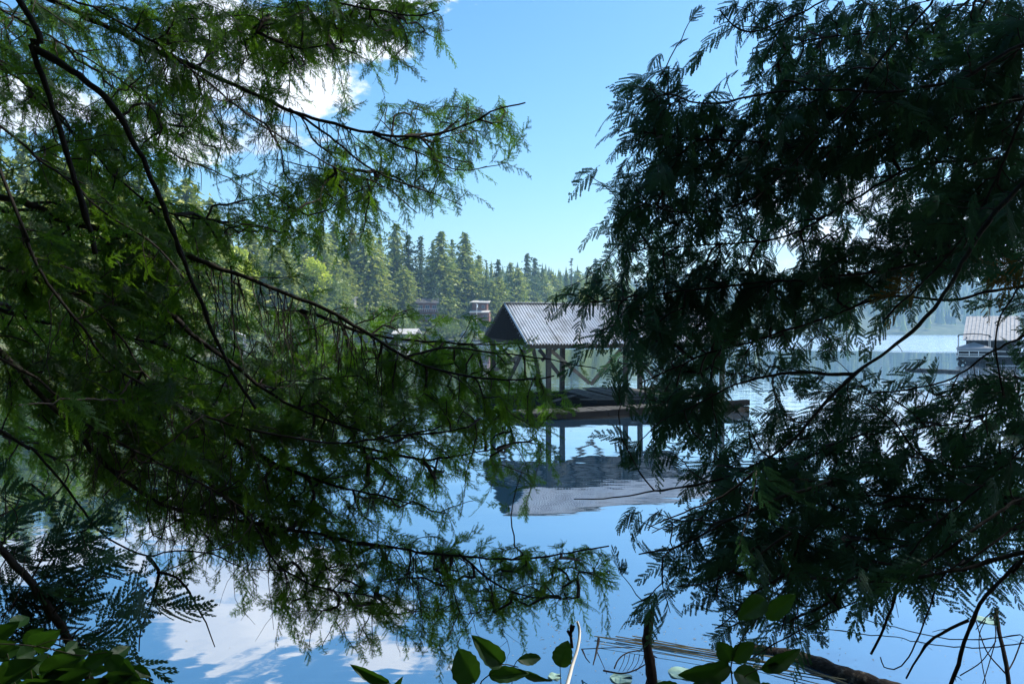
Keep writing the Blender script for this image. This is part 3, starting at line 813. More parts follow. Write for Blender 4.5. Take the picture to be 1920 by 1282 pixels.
P = np.array([at(1224, 1330, 5.15), at(1222, 1270, 5.17), at(1212, 1210, 5.2), at(1219, 1165, 5.2), at(1224, 1138, 5.2)])
PP = catmull(P, .03)
M_STAKE = rough_mat('rotten_stake_wood', (.004, .003, .003), (.022, .013, .011), 30, .9, 1.0, (1, 1, .3), spec=.1, bdist=.02)
e = rec(None, 'wooden_stake', [tube(PP + wob(len(PP), .010), np.append(np.linspace(.046, .030, len(PP) - 2), [.018, .003]) * (1 + .07 * RNG.normal(size=len(PP))), 12)], M_STAKE, True)
tag(e, 'dark rotting wooden stake standing upright in the water', 'stake')
LP = catmull([on_water(1385, 1212), on_water(1480, 1232), on_water(1600, 1272), on_water(1800, 1345)], .04)
rad = np.interp(np.linspace(0, 1, len(LP)), [0, .05, .4, 1], [.012, .045, .07, .10]) * (1 + .05 * np.sin(np.arange(len(LP)) * .9))
M_LOG = rough_mat('sunken_log_bark', (.008, .007, .007), (.035, .028, .022), 16, .85, 1.0, (1, 1, 1), c3=(.20, .17, .13), bdist=.06, spec=.1)
e = rec(None, 'floating_log', [tube(LP + wob(len(LP), .02), rad, 18)], M_LOG, True)
tag(e, 'dark weathered log floating at the lower right below the cedar', 'log')
M_REED = rough_mat('dry_reed', (.025, .022, .012), (.10, .09, .045), 5, .7, .2, c3=(.26, .24, .13))
reeds = []
for i in range(9):
    a = on_water(1130 + RNG.uniform(-20, 70), 1196 + RNG.uniform(-4, 16)); b = on_water(1420 + RNG.uniform(-100, 130), 1243 + RNG.uniform(-12, 16))
    m_ = (a + b) / 2 + [0, 0, .01]
    c = catmull([a + [0, 0, .01], m_, b + [0, 0, .012]], .15) + wob(3, .004)[0]
    reeds.append(tube(c + [0, 0, RNG.uniform(0, .02)], RNG.uniform(.0015, .005), 4))
tag(rec(None, 'reed_bundle', reeds, M_REED, True), 'raft of dry yellow reed stalks floating across the stake', 'reeds')
reeds = []
for i in range(6):
    a = on_water(1480 + RNG.uniform(-100, 60), 1240 + RNG.uniform(0, 25)); b = on_water(1700 + RNG.uniform(-60, 80), 1310 + RNG.uniform(-10, 20))
    reeds.append(tube(catmull([a, (a + b) / 2, b], .15) + [0, 0, .012], RNG.uniform(.002, .006), 4))
tag(rec(None, 'reed_bundle', reeds, M_REED, True), 'loose pale reed stalks floating along the front of the dark log', 'reeds')
M_PAD = rough_mat('lily_pad_green', (.16, .26, .20), (.26, .38, .30), 14, .35, .2)
for k, (x, y, r, lab) in enumerate(((1165, 1272, .085, 'pale lily pad floating left of the stake'), (1278, 1262, .10, 'pale lily pad floating right of the stake behind the leaves'), (1240, 1283, .06, 'small lily pad at the lower edge by the stake'), (1040, 1268, .05, 'small pale pad floating below the white stem'), (1852, 1163, .09, 'faint lily pad on open water behind the bare cedar twigs'))):
    c = on_water(x, y); a = np.linspace(.25, 2 * pi - .25, 26)
    rr_ = r * (1 + .05 * np.sin(a * 5 + k))
    ring = np.stack([c[0] + rr_ * np.cos(a), c[1] + rr_ * np.sin(a), np.full(26, .008) + .006 * np.sin(a * 4)], 1)
    ring2 = ring * [1, 1, 0] + [0, 0, .002]
    V = np.vstack([[[c[0], c[1], .006]], ring, ring2])
    o = rec(None, 'lily_pad', [(V, np.array([[0, i, i + 1] for i in range(1, 26)])), (V, np.array([[i, i + 26, i + 27, i + 1] for i in range(1, 26)]))], M_PAD, True)
    tag(o, lab, 'lily pad', 'lily pads')


def twig_thing(name, label, cat, paths, m, zoff=0.0, k=6):
    ch = []
    for pts, r0, r1 in paths:
        P = catmull([at(*q) for q in pts], .015 if pts[0][2] < 3 else .03)
        P = P + wob(len(P), r0 * .5)
        ch.append(tube(P, np.linspace(r0, r1, len(P)), k))
    o = rec(None, name, ch, m, True)
    return tag(o, label, cat)


D = 5.5
twig_thing('dead_twig', 'dark dead twig curled into a loop on the water beside the stake', 'twig',
           [([(1152, 1252, 5.4), (1160, 1235, 5.5), (1180, 1222, 5.6), (1210, 1220, 5.65), (1232, 1232, 5.6)], .006, .004), ([(1130, 1256, 5.4), (1165, 1262, 5.35), (1190, 1256, 5.4), (1215, 1242, 5.5)], .007, .004)] +
           [([(1172 + i * 9, 1226, 5.6), (1168 + i * 9, 1242, 5.5), (1160 + i * 8, 1258, 5.4)], .003, .002) for i in range(5)], M_BARE)
twig_thing('dead_twig', 'small bent dead twig standing left of the curled twig loop', 'twig',
           [([(1122, 1198, 5.7), (1119, 1215, 5.6), (1112, 1245, 5.4)], .011, .004), ([(1090, 1216, 5.8), (1140, 1214, 5.7), (1190, 1213, 5.7)], .004, .003), ([(1091, 1216, 5.8), (1098, 1232, 5.6), (1106, 1242, 5.5)], .008, .003), ([(1120, 1222, 5.6), (1130, 1245, 5.4), (1137, 1262, 5.3)], .004, .002)], M_BARE)
twig_thing('dead_twig', 'spindly upright dead twigs in the water at the lower right corner', 'twig',
           [([(1868, 1140, 5.0), (1872, 1180, 4.9), (1884, 1230, 4.8), (1894, 1300, 4.7)], .012, .016), ([(1874, 1176, 4.9), (1858, 1150, 5.0), (1830, 1180, 5.2)], .005, .003),
            ([(1826, 1150, 5.2), (1850, 1220, 5.0), (1885, 1262, 4.8)], .004, .005), ([(1915, 1200, 5.0), (1900, 1240, 4.9), (1888, 1262, 4.8)], .005, .005), ([(1800, 1266, 5.0), (1840, 1240, 5.0), (1868, 1200, 5.0)], .004, .003),
            ([(1862, 1150, 5.0), (1866, 1200, 4.9), (1840, 1290, 4.7)], .004, .003), ([(1848, 1160, 5.0), (1836, 1200, 5.0), (1850, 1290, 4.8)], .003, .003)], M_BARE)
twig_thing('pale_stem', 'thin white curved stem rising from the lower edge', 'stem', [([(1083, 1165, 1.9), (1087, 1185, 1.9), (1083, 1215, 1.88), (1072, 1250, 1.85), (1058, 1300, 1.8)], .0032, .0052)], M_WHITE)
twig_thing('dry_catkin', 'little dry brown seed cluster beside the white stem', 'seed head', [([(1070, 1170, 1.7), (1069, 1190, 1.7), (1072, 1212, 1.7)], .003, .004), ([(1075, 1172, 1.7), (1074, 1183, 1.7)], .004, .002), ([(1066, 1182, 1.7), (1070, 1192, 1.7)], .004, .002)], M_TWIG)

# ------------------------------------------------------------------ haze
m_h, nt, out = new_mat('haze_air')
pv = N(nt, 'ShaderNodeVolumePrincipled', in_Density=HAZE, in_Anisotropy=.4)
pv.inputs['Color'].default_value = (.42, .70, 1, 1)
nt.links.new(pv.outputs[0], out.inputs['Volume'])
V, Fq = box(0, 680, 75, 4400, 1480, 153.2)
tag(link('haze', make_mesh('haze', [(V, Fq)], m_h, False)), kind='stuff')

# ------------------------------------------------------------------ foreground foliage
def spray_template(kind, seed):
    """flat spray growing along +x from the origin; returns (V, F)"""
    g = np.random.default_rng(seed)
    tris = []

    def strip(a, b, w):
        d = b - a; s = np.cross(d, [0, 0, 1.0]); s = s / (np.linalg.norm(s) + 1e-9) * w / 2
        tris.append([a + s, a - s, b])

    BEND = -[.5, 1.2, 2.2, 3.2, 1.6][seed % 5]; SIDE = [.6, -.9, .3, -.4, 1.2][seed % 5]; SZ = [1, .8, 1.15, .65, .95][seed % 5]

    def curve(x): return BEND * x * x
    if kind == 'hemlock':
        L = .27 * SZ

        def needles(a, b, size):
            n = max(3, int(np.linalg.norm(b - a) / .0055)); d = nrm(b - a); s = np.cross(d, [0, 0, 1.]); s /= np.linalg.norm(s)
            for i in range(n):
                p = a + (b - a) * (i + .5) / n
                for sg in (-1, 1):
                    l = size * g.uniform(.6, 1.15) * (1 - .25 * i / n)
                    q = p + (d * g.uniform(.25, .75) + s * sg + np.array([0, 0, g.uniform(-.35, .5)])) * l
                    tris.append([p + d * .0022, p - d * .0024, q])
        ax = [np.array([x, g.normal(0, .004), 0]) for x in np.linspace(0, L, 13)]
        for a, b in zip(ax[:-1], ax[1:]): strip(a, b, .003); needles(a, b, .0115)
        for i in range(1, 13):
            for sg in (-1, 1):
                if g.random() < .12: continue
                p = ax[i]
                l = (.075 * (1 - i / 14) * min(1, .4 + i * .2) + .014) * g.uniform(.6, 1.2); an = radians(g.uniform(36, 54)) * sg
                q = p + np.array([cos(an), sin(an), g.uniform(-.12, .05)]) * l
                strip(p, q, .0022); needles(p, q, .011)
                if l > .06:
                    for sg2 in (-1, 1):
                        m_ = p + (q - p) * g.uniform(.35, .6); an2 = an + sg2 * radians(45)
                        q2 = m_ + np.array([cos(an2), sin(an2), -.05]) * l * .4
                        needles(m_, q2, .010)
    elif kind == 'cedar':
        L = .26 * SZ
        xs = np.linspace(0, L, 13); y = np.cumsum(g.normal(0, .0012, 13))
        ax = [np.array([a, b, 0]) for a, b in zip(xs, y)]
        for a, b in zip(ax[:-1], ax[1:]): strip(a, b + (b - a) * .3, .0042)
        k = 0
        for i in range(1, 13):
            for sg in ((1, -1) if g.random() < .8 else (1,)):
                f = i / 13
                l = (.10 * (1 - f) ** .75 * min(1, .45 + f * 3) + .016) * g.uniform(.6, 1.2)
                an = radians(g.uniform(34, 54)) * sg
                d = np.array([cos(an), sin(an), g.uniform(-.1, .05)]); bd = np.array([cos(an * .55), sin(an * .55), -.08])
                p = ax[i] - [sg * .004 * 0, 0, 0]; n = max(2, int(l / .0088)); prev = p
                for j in range(n):
                    t = (j + 1) / n; cur = p + d * l * t * (1 - .3 * t) + bd * l * .3 * t * t
                    sd_ = nrm(np.cross(cur - prev, [0, 0, 1.])) * .0022
                    tris.append([prev + sd_, prev - sd_, cur - sd_ * .8]); tris.append([prev + sd_, cur - sd_ * .8, cur + sd_ * .8])
                    if j < n - 1:
                        for s2 in (1, -1):
                            an2 = an * (1 - .3 * t) + s2 * radians(36); l2 = .017 * (1 - .45 * t) * g.uniform(.8, 1.15)
                            e = cur + np.array([cos(an2), sin(an2), g.uniform(-.1, .05)]) * l2
                            # small rhombus of scales
                            dd = e - cur; s_ = nrm(np.cross(dd, [0, 0, 1.])) * .0029; m_ = cur + dd * .45
                            tris.append([cur - d * .002, m_ + s_, e]); tris.append([cur - d * .002, e, m_ - s_])
                    prev = cur
    elif kind == 'coarse':
        L = .42
        for i in range(90):
            x = g.uniform(0, L); y = g.normal(0, .07 * (1.1 - x / L)); a = np.array([x, y, g.normal(0, .02)])
            an = g.normal(0, .9); b = a + np.array([cos(an), sin(an), g.normal(0, .3)]) * g.uniform(.03, .07)
            strip(a, b, .02)
    T = np.array(tris)
    T[..., 2] += curve(T[..., 0]) * (1 if kind != 'coarse' else .5) - np.abs(T[..., 1]) ** 1.4 * 1.3
    T[..., 1] += SIDE * T[..., 0] ** 2
    return T  # (n,3,3)


TPL = {k: [spray_template(k, 11 + i) for i in range(5)] for k in ('hemlock', 'cedar', 'coarse')}


def place_sprays(kind, P, Dr, Nn, S, tone):
    """many sprays as one chunk; P base, Dr direction, Nn rough normal, S scale"""
    Dr = nrm(Dr); Y_ = nrm(np.cross(Nn, Dr)); Z_ = np.cross(Dr, Y_)
    out = []
    which = RNG.integers(0, len(TPL[kind]), len(P))
    for w in range(len(TPL[kind])):
        I = np.where(which == w)[0]
        if len(I) == 0: continue
        T = TPL[kind][w]; Tv = T.reshape(-1, 3)
        M = np.stack([Dr[I], Y_[I], Z_[I]], 1) * S[I][:, None, None]        # rows are axes
        V = np.einsum('vk,nkj->nvj', Tv, M) + P[I][:, None, :]
        n = len(Tv)
        val = np.repeat(tone[I], n)
        V = V.reshape(-1, 3)
        out.append((V, np.arange(len(V)).reshape(-1, 3), val))
    return out


class Tree:
    def __init__(self, name, label, cat, base, trunk_top, trunk_r, bark, twig, leaf, kind, trunk=True):
        self.root = empty(name, base, 0, label, cat)
        self.base = np.array(base, float); self.bark, self.twig, self.leaf, self.kind = bark, twig, leaf, kind
        self.cx, self.cy = base[0], base[1]
        z = np.linspace(0, trunk_top - base[2], 40)
        P = np.stack([.06 * np.sin(z * .7), .05 * np.sin(z * .5 + 1), z], 1); P[0, 2] = -.4
        R = trunk_r * (1.02 - z / z[-1]) * (1 + .5 * np.exp(-z * 3)) + .01
        if trunk: link('trunk', make_mesh('trunk', [tube(P, R * (1 + .02 * RNG.normal(size=40)), 18)], bark), self.root)
        self.trunk_r = trunk_r
        self.limbs = []

    def trunk_pt(self, z):
        zz = z - self.base[2]
        return np.array([self.cx + .06 * sin(zz * .7), self.cy + .05 * sin(zz * .5 + 1), z])

    def limb(self, pts, r0, r1, world=None, foliage=True, connect=True, bark=None):
        """pts: (px, py, depth) list"""
        P = np.array([at(*q) for q in pts]) if world is None else np.array(world, float)
        if connect:
            d = nrm(P[0] - P[min(1, len(P) - 1)]); hd = max(.25, math.hypot(d[0], d[1]))
            dist = math.hypot(P[0, 0] - self.cx, P[0, 1] - self.cy)
            z = float(np.clip(P[0, 2] + d[2] / hd * dist * .7, self.base[2] + .4, 9))
            T = self.trunk_pt(z)
            M = (T * .45 + P[0] * .55); M[2] += .05
            P = np.vstack([T, M, P])
        C = catmull(P, .03)
        C = C + wob(len(C), .010)
        self.limbs.append(dict(P=C, r0=r0, r1=r1, foliage=foliage, bark=bark, hang=[]))
        return self.limbs[-1]

    def grow(self, samples, spray_scale=(.85, 1.2), flow=(0, 0, -1), droop=.5, nrm_rand=.6, up=(0, 0, 1), tone=(.0, .9), per_edge=.06, maxlink=.55, twr=.0011, kind=None, dead=None):
        """attach every sample (3-D point) to the nearest wood, adding twigs; sprays at the ends"""
        kind = kind or self.kind
        cap = 400000
        NP = np.zeros((cap, 3)); NTn = np.zeros((cap, 3)); PAR = np.full(cap, -1); LIMB = np.zeros(cap, int); CNT = np.zeros(cap)
        DEP = np.zeros(cap)
        n = 0
        for li, L in enumerate(self.limbs):
            if not L['foliage']: continue
            C = L['P'][::2]; t = nrm(np.gradient(C, axis=0)); m = len(C)
            NP[n:n + m] = C; NTn[n:n + m] = t; LIMB[n:n + m] = li; n += m
        n0 = n
        S = np.array(samples)
        d0 = np.array([np.min(np.sum((NP[:n0] - s) ** 2, 1)) for s in S])
        order = np.argsort(d0)
        sprays = {i: [] for i in range(len(self.limbs))}
        twigs = {i: [] for i in range(len(self.limbs))}
        edges = []
        flow = np.array(flow, float)
        for si in order:
            p = S[si]
            dv = p - NP[:n]; dd = np.sqrt(np.sum(dv ** 2, 1)) + 1e-6
            al = np.sum(dv * NTn[:n], 1) / dd
            cost = dd * (1.35 - .5 * al) + DEP[:n] * .12
            q = int(np.argmin(cost)); L = dd[q]
            if L > maxlink or L < .012: 
                if L > maxlink: continue
            t0 = nrm(NTn[q] * .5 + dv[q] / L)
            mid = NP[q] + t0 * L * .5; mid = mid * .6 + (NP[q] + p) / 2 * .4; mid[2] += .05 * L
            k = max(2, int(L / .035))
            tt = np.linspace(0, 1, k + 1)[:, None]
            C = (1 - tt) ** 2 * NP[q] + 2 * tt * (1 - tt) * mid + tt ** 2 * p
            if k > 2: C[1:-1] += RNG.normal(0, .003, (k - 1, 3))
            tg = nrm(np.gradient(C, axis=0)) if len(C) > 1 else nrm(dv[q])[None]
            if n + k >= cap: break
            NP[n:n + k] = C[1:]; NTn[n:n + k] = tg[1:]; LIMB[n:n + k] = LIMB[q]; DEP[n:n + k] = DEP[q] + L
            PAR[n] = q; PAR[n + 1:n + k] = np.arange(n, n + k - 1)
            edges.append((q, n, n + k - 1, C))
            n += k
        # descendants
        for i in range(n - 1, n0 - 1, -1):
            CNT[i] += 1
            if PAR[i] >= n0: CNT[PAR[i]] += CNT[i]
        for (q, a, b, C) in edges:
            li = LIMB[a]
            r = twr * np.sqrt(1 + CNT[a:b + 1] * .55)
            r = np.concatenate([[r[0]], r]); r = np.minimum(r, .009)
            twigs[li].append(tube(C, r, 4))
            # sprays along the leafy part
            tg = nrm(np.gradient(C, axis=0))
            L = np.linalg.norm(C[-1] - C[0])
            m = max(1, int(L / per_edge)) if DEP[b] > .05 else 1
            for j in range(m):
                idx = len(C) - 1 - int(j * per_edge / max(L, .01) * (len(C) - 1))
                if idx < 0: break
                if j > 0 and RNG.random() < .35: continue
                sprays[li].append((C[idx], tg[idx], j))
        for li, L in enumerate(self.limbs):
            o = self.wood(L, li, twigs.get(li, []))
            sp = sprays.get(li, [])
            if sp:
                P = np.array([s[0] for s in sp]); T = np.array([s[1] for s in sp]); J = np.array([s[2] for s in sp])
                m = len(P)
                side = RNG.normal(0, .28, (m, 3)); side[J > 0] *= 2.6
                Dr = nrm(nrm(T * 1.0 + flow * droop + side))
                Nn = np.array(up, float) + RNG.normal(0, nrm_rand, (m, 3))
                Sc = RNG.uniform(*spray_scale, m)
                tn = np.clip(RNG.uniform(tone[0], tone[1], m) * .6 + RNG.uniform(*tone) * .4, 0, 1)
                P0 = P - Dr * .09 * Sc[:, None]
                if dead:
                    qx, qy, _ = project(P)
                    for bx, by, br in dead: tn[(qx - bx) ** 2 + (qy - by) ** 2 < br * br] = 1.25
                # keep clear of the lens
                px, py, fw = project(P0 + Dr * .1)
                ok = fw > .75
                ch = place_sprays(kind, P0[ok], Dr[ok], Nn[ok], Sc[ok], tn[ok])
                ch += [(c[0], c[1], .5, 1) for c in twigs[li] + L['hang']]
                link('foliage', make_mesh('foliage', ch, [L.get('leafmat') or self.leaf, self.twig], False, 'tone'), o)

    def hang(self, L, x0, x1, n, l0, l1, side=.35):
        """bare hanging twigs with forked ends below a limb"""
        qx, _, _ = project(L['P']); I = np.where((qx > x0) & (qx < x1))[0]
        for _k in range(n):
            i = int(RNG.choice(I)); p = L['P'][i]; ln = RNG.uniform(l0, l1)
            d = nrm(np.array([RNG.normal(.12, .22), RNG.normal(0, .25), -1.0])); k = 9
            C = p + d * np.linspace(0, ln, k)[:, None] + np.cumsum(RNG.normal(0, .006, (k, 3)), 0) * [1, 1, .3]; C[0] = p
            L['hang'].append(tube(C, np.linspace(.0022, .0008, k), 4))
            for j in range(2, k):
                if RNG.random() < side * 2:
                    a = nrm(np.array([RNG.normal(0, .6), RNG.normal(0, .5), -.8])); m = RNG.uniform(.03, .12)
                    E = C[j] + a * np.linspace(0, m, 4)[:, None] + np.cumsum(RNG.normal(0, .003, (4, 3)), 0); E[0] = C[j]
                    L['hang'].append(tube(E, np.linspace(.0010, .0006, 4), 3))

    def wood(self, L, li, twigs):
        C = L['P']; m = len(C)
        f = np.linspace(0, 1, m)
        R = L['r0'] + (L['r1'] - L['r0']) * f ** .8
        kn = np.convolve(RNG.normal(0, .10, m), np.ones(3) / 3, 'same')
        for i in RNG.integers(0, m, max(1, m // 14)): kn[i] += RNG.uniform(.15, .4)
        ch = [tube(C, R * (1 + kn), 9)]
        for i in RNG.integers(2, m - 2, m // 9):
            d = nrm(RNG.normal(size=3) + nrm(C[i + 1] - C[i])); l = RNG.uniform(.015, .06)
            ch.append(tube([C[i], C[i] + d * l * .6, C[i] + d * l + [0, 0, -.004]], [R[i] * .3, R[i] * .22, .0008], 5))
        o = link('limb', make_mesh('limb', ch, L['bark'] or self.bark), self.root)
        o.location = -self.base
        return o


def sample_density(rows, c0, scale, limbs, dj=.24, back=.24, smooth=True, jitter=0):
    """rows: strings of digits over 64-px cells of the crown seen from the path; every
    leafy point takes the distance of a nearby limb"""
    # limb projection
    LX, LY, LD = [], [], []
    for L in limbs:
        if not L['foliage']: continue
        x, y, fw = project(L['P'][::3]); ok = fw > .5
        LX.append(x[ok]); LY.append(y[ok]); LD.append(fw[ok])
    LX, LY, LD = map(np.concatenate, (LX, LY, LD))
    out = []
    for r, row in enumerate(rows):
        for c, chh in enumerate(row):
            if chh in ' .0': continue
            n = int(chh) ** 1.7 * scale
            n = int(n) + (RNG.random() < n - int(n))
            for _ in range(n):
                x = (c0 + c + RNG.random()) * 64; y = (r + RNG.random()) * 64
                d2 = (LX - x) ** 2 + (LY - y) ** 2
                i = int(np.argmin(d2 * RNG.uniform(.55, 1.8, len(d2))))
                far = math.sqrt(d2[i])
                D_ = LD[i] + back + RNG.normal(0, dj) * min(1.6, .4 + far / 120)
                D_ = min(max(D_, 1.5), 4.9)
                out.append(at(x, y, D_))
    return out


# ---- western hemlock on the left
hem = Tree('hemlock_tree', 'big hemlock on the left whose needle boughs hang across the lake view', 'tree', (-4.2, 3.2, .35), 15, .30, M_BARK, M_TWIG, M_HEM, 'hemlock')
HL = [
    ([(20, -20, 2.35), (66, 90, 2.3), (100, 200, 2.3), (130, 320, 2.3), (160, 410, 2.3), (184, 480, 2.3)], .017, .008, 0),
    ([(67, 93, 2.3), (100, 110, 2.29), (150, 140, 2.25), (215, 205, 2.2), (275, 320, 2.2), (322, 430, 2.2), (372, 545, 2.2), (412, 645, 2.2), (480, 765, 2.2)], .012, .004, 0),
    ([(90, 0, 3.1), (180, 45, 3.1), (290, 95, 3.1), (400, 140, 3.15), (500, 190, 3.2), (600, 225, 3.2), (700, 250, 3.2), (790, 258, 3.2), (880, 232, 3.2), (930, 205, 3.2), (985, 192, 3.2)], .027, .003, 1),
    ([(0, 372, 2.9), (60, 385, 2.9), (130, 415, 2.9), (260, 445, 2.9), (340, 475, 2.9), (430, 508, 2.9), (520, 545, 2.9), (620, 583, 2.9), (690, 625, 2.9), (760, 668, 2.9), (860, 700, 2.95), (960, 712, 3.0), (1040, 705, 3.0)], .028, .003, 1),
    ([(0, 238, 2.6), (60, 290, 2.6), (120, 335, 2.6), (200, 400, 2.6), (300, 470, 2.65), (380, 560, 2.7)], .011, .003, 1),
    ([(0, 325, 2.4), (40, 430, 2.4), (90, 530, 2.4), (150, 610, 2.45), (200, 680, 2.5), (280, 728, 2.5), (350, 766, 2.55), (450, 801, 2.6), (560, 824, 2.6), (650, 830, 2.65), (760, 815, 2.7), (880, 800, 2.7)], .015, .003, 1),
    ([(320, 590, 2.8), (372, 641, 2.8), (435, 681, 2.8), (482, 721, 2.8), (550, 761, 2.8), (640, 795, 2.8), (740, 830, 2.8)], .011, .002, 1),
    ([(0, 805, 2.3), (60, 838, 2.3), (105, 900, 2.3), (150, 966, 2.3), (200, 1012, 2.3), (260, 1036, 2.3), (290, 1040, 2.3), (325, 1030, 2.3), (390, 1036, 2.3), (450, 1060, 2.35)], .014, .002, 0),
    ([(272, 1040, 2.3), (292, 1068, 2.3), (295, 1090, 2.3), (284, 1140, 2.3), (266, 1180, 2.3), (258, 1224, 2.3)], .006, .002, 0),
    ([(294, 1075, 2.3), (330, 1082, 2.3), (360, 1120, 2.3), (385, 1165, 2.3), (402, 1212, 2.3)], .005, .0015, 0),
    ([(60, 720, 2.6), (180, 850, 2.6), (300, 940, 2.7), (420, 975, 2.8), (540, 990, 2.85), (640, 1012, 2.9), (740, 1026, 2.9), (850, 1040, 2.9), (960, 1048, 2.9), (1050, 1038, 2.95), (1140, 1020, 3.0)], .02, .003, 1),
    ([(160, -120, 3.0), (350, -70, 3.0), (520, -20, 3.0), (660, 10, 3.05), (760, 30, 3.1), (820, 20, 3.1)], .022, .003, 1),
    ([(40, 40, 3.4), (160, 110, 3.4), (260, 180, 3.4), (340, 260, 3.4)], .014, .002, 1),
    ([(-60, 80, 3.0), (60, 170, 3.0), (150, 260, 3.0), (240, 350, 3.05), (330, 400, 3.1), (430, 420, 3.1)], .014, .003, 1),
    ([(480, 60, 3.3), (560, 90, 3.3), (640, 80, 3.3)], .008, .002, 1),
    ([(-60, 560, 3.2), (60, 600, 3.2), (200, 620, 3.2), (330, 660, 3.2), (460, 720, 3.2), (560, 780, 3.2)], .02, .003, 1),
    ([(-60, 640, 2.5), (80, 720, 2.5), (170, 800, 2.5), (280, 860, 2.5), (380, 900, 2.55), (470, 960, 2.6)], .014, .003, 1),
    ([(-60, 480, 2.7), (60, 520, 2.7), (150, 560, 2.7), (230, 640, 2.7), (280, 720, 2.7)], .012, .003, 1),
    ([(560, 585, 3.3), (680, 622, 3.3), (790, 640, 3.3), (900, 645, 3.3), (990, 640, 3.3)], .010, .002, 1),
    ([(350, 766, 3.0), (480, 850, 3.0), (600, 900, 3.0), (720, 930, 3.0), (800, 950, 3.0)], .012, .002, 1),
    ([(650, 830, 3.1), (760, 860, 3.1), (880, 850, 3.1), (960, 830, 3.1)], .008, .002, 1),
    ([(200, 30, 2.8), (330, 110, 2.8), (430, 190, 2.8), (500, 240, 2.8), (600, 300, 2.85), (700, 340, 2.9), (780, 400, 2.9)], .010, .002, 1),
    ([(540, 205, 3.2), (620, 260, 3.2), (700, 320, 3.2), (800, 360, 3.2), (870, 385, 3.2)], .006, .002, 1),
    ([(-40, 800, 3.2), (60, 840, 3.2), (130, 880, 3.2), (80, 960, 3.2)], .012, .003, 1),
    ([(430, 500, 3.2), (440, 640, 3.2), (400, 760, 3.2)], .005, .002, 1),
    ([(700, 250, 3.2), (790, 290, 3.2), (860, 320, 3.2), (912, 312, 3.2)], .005, .002, 1),
    ([(380, 900, 2.7), (470, 980, 2.7), (520, 1060, 2.75), (600, 1100, 2.8), (700, 1120, 2.8)], .006, .002, 1),
    ([(860, 1040, 2.9), (920, 1090, 2.9), (990, 1120, 2.9), (1080, 1120, 2.95)], .005, .002, 1),
    ([(760, 668, 2.9), (840, 650, 3.0), (930, 660, 3.05), (1060, 680, 3.1), (1120, 690, 3.1)], .005, .002, 1),
]
for pts, r0, r1, fo in HL:
    con = pts[0][0] <= 200 and not (fo == 0 and pts[0] == (67, 93, 2.3))
    hem.limb(pts, r0, r1, foliage=bool(fo), connect=con, bark=M_BARE if not fo else None)
HD = [
    "565567689988400000", "663255568533100000", "552564342000000000", "245676322123454100", "156553212344541000",
    "245521134664420000", "555665554331000000", "666785210000000000", "667873221000000000", "656785224323311000",
    "565666556666653101", "556666656655565410", "456667666555356310", "345666777666543300", "321456787665321100",
    "102124687642210000", "000111124555555554", "000000014555445430", "000000001222210000"]
for li, x0, x1, n_, a_, b_ in ((2, 250, 700, 46, .12, .42), (3, 260, 760, 60, .15, .5), (10, 300, 900, 30, .12, .4), (5, 100, 500, 20, .1, .35), (16, 150, 470, 22, .1, .35), (7, 220, 440, 12, .1, .3)):
    hem.hang(hem.limbs[li], x0, x1, n_, a_, b_)
samp = sample_density(HD, 0, 1.65, hem.limbs)
# foliage further left, outside the picture
samp += sample_density(["5" * 4] * 16, -4, .22, hem.limbs)
hem.grow(samp, (.36, .74), (.5, 0, -1), .7, .6, (0, -.6, .6), (0, .8), .055)

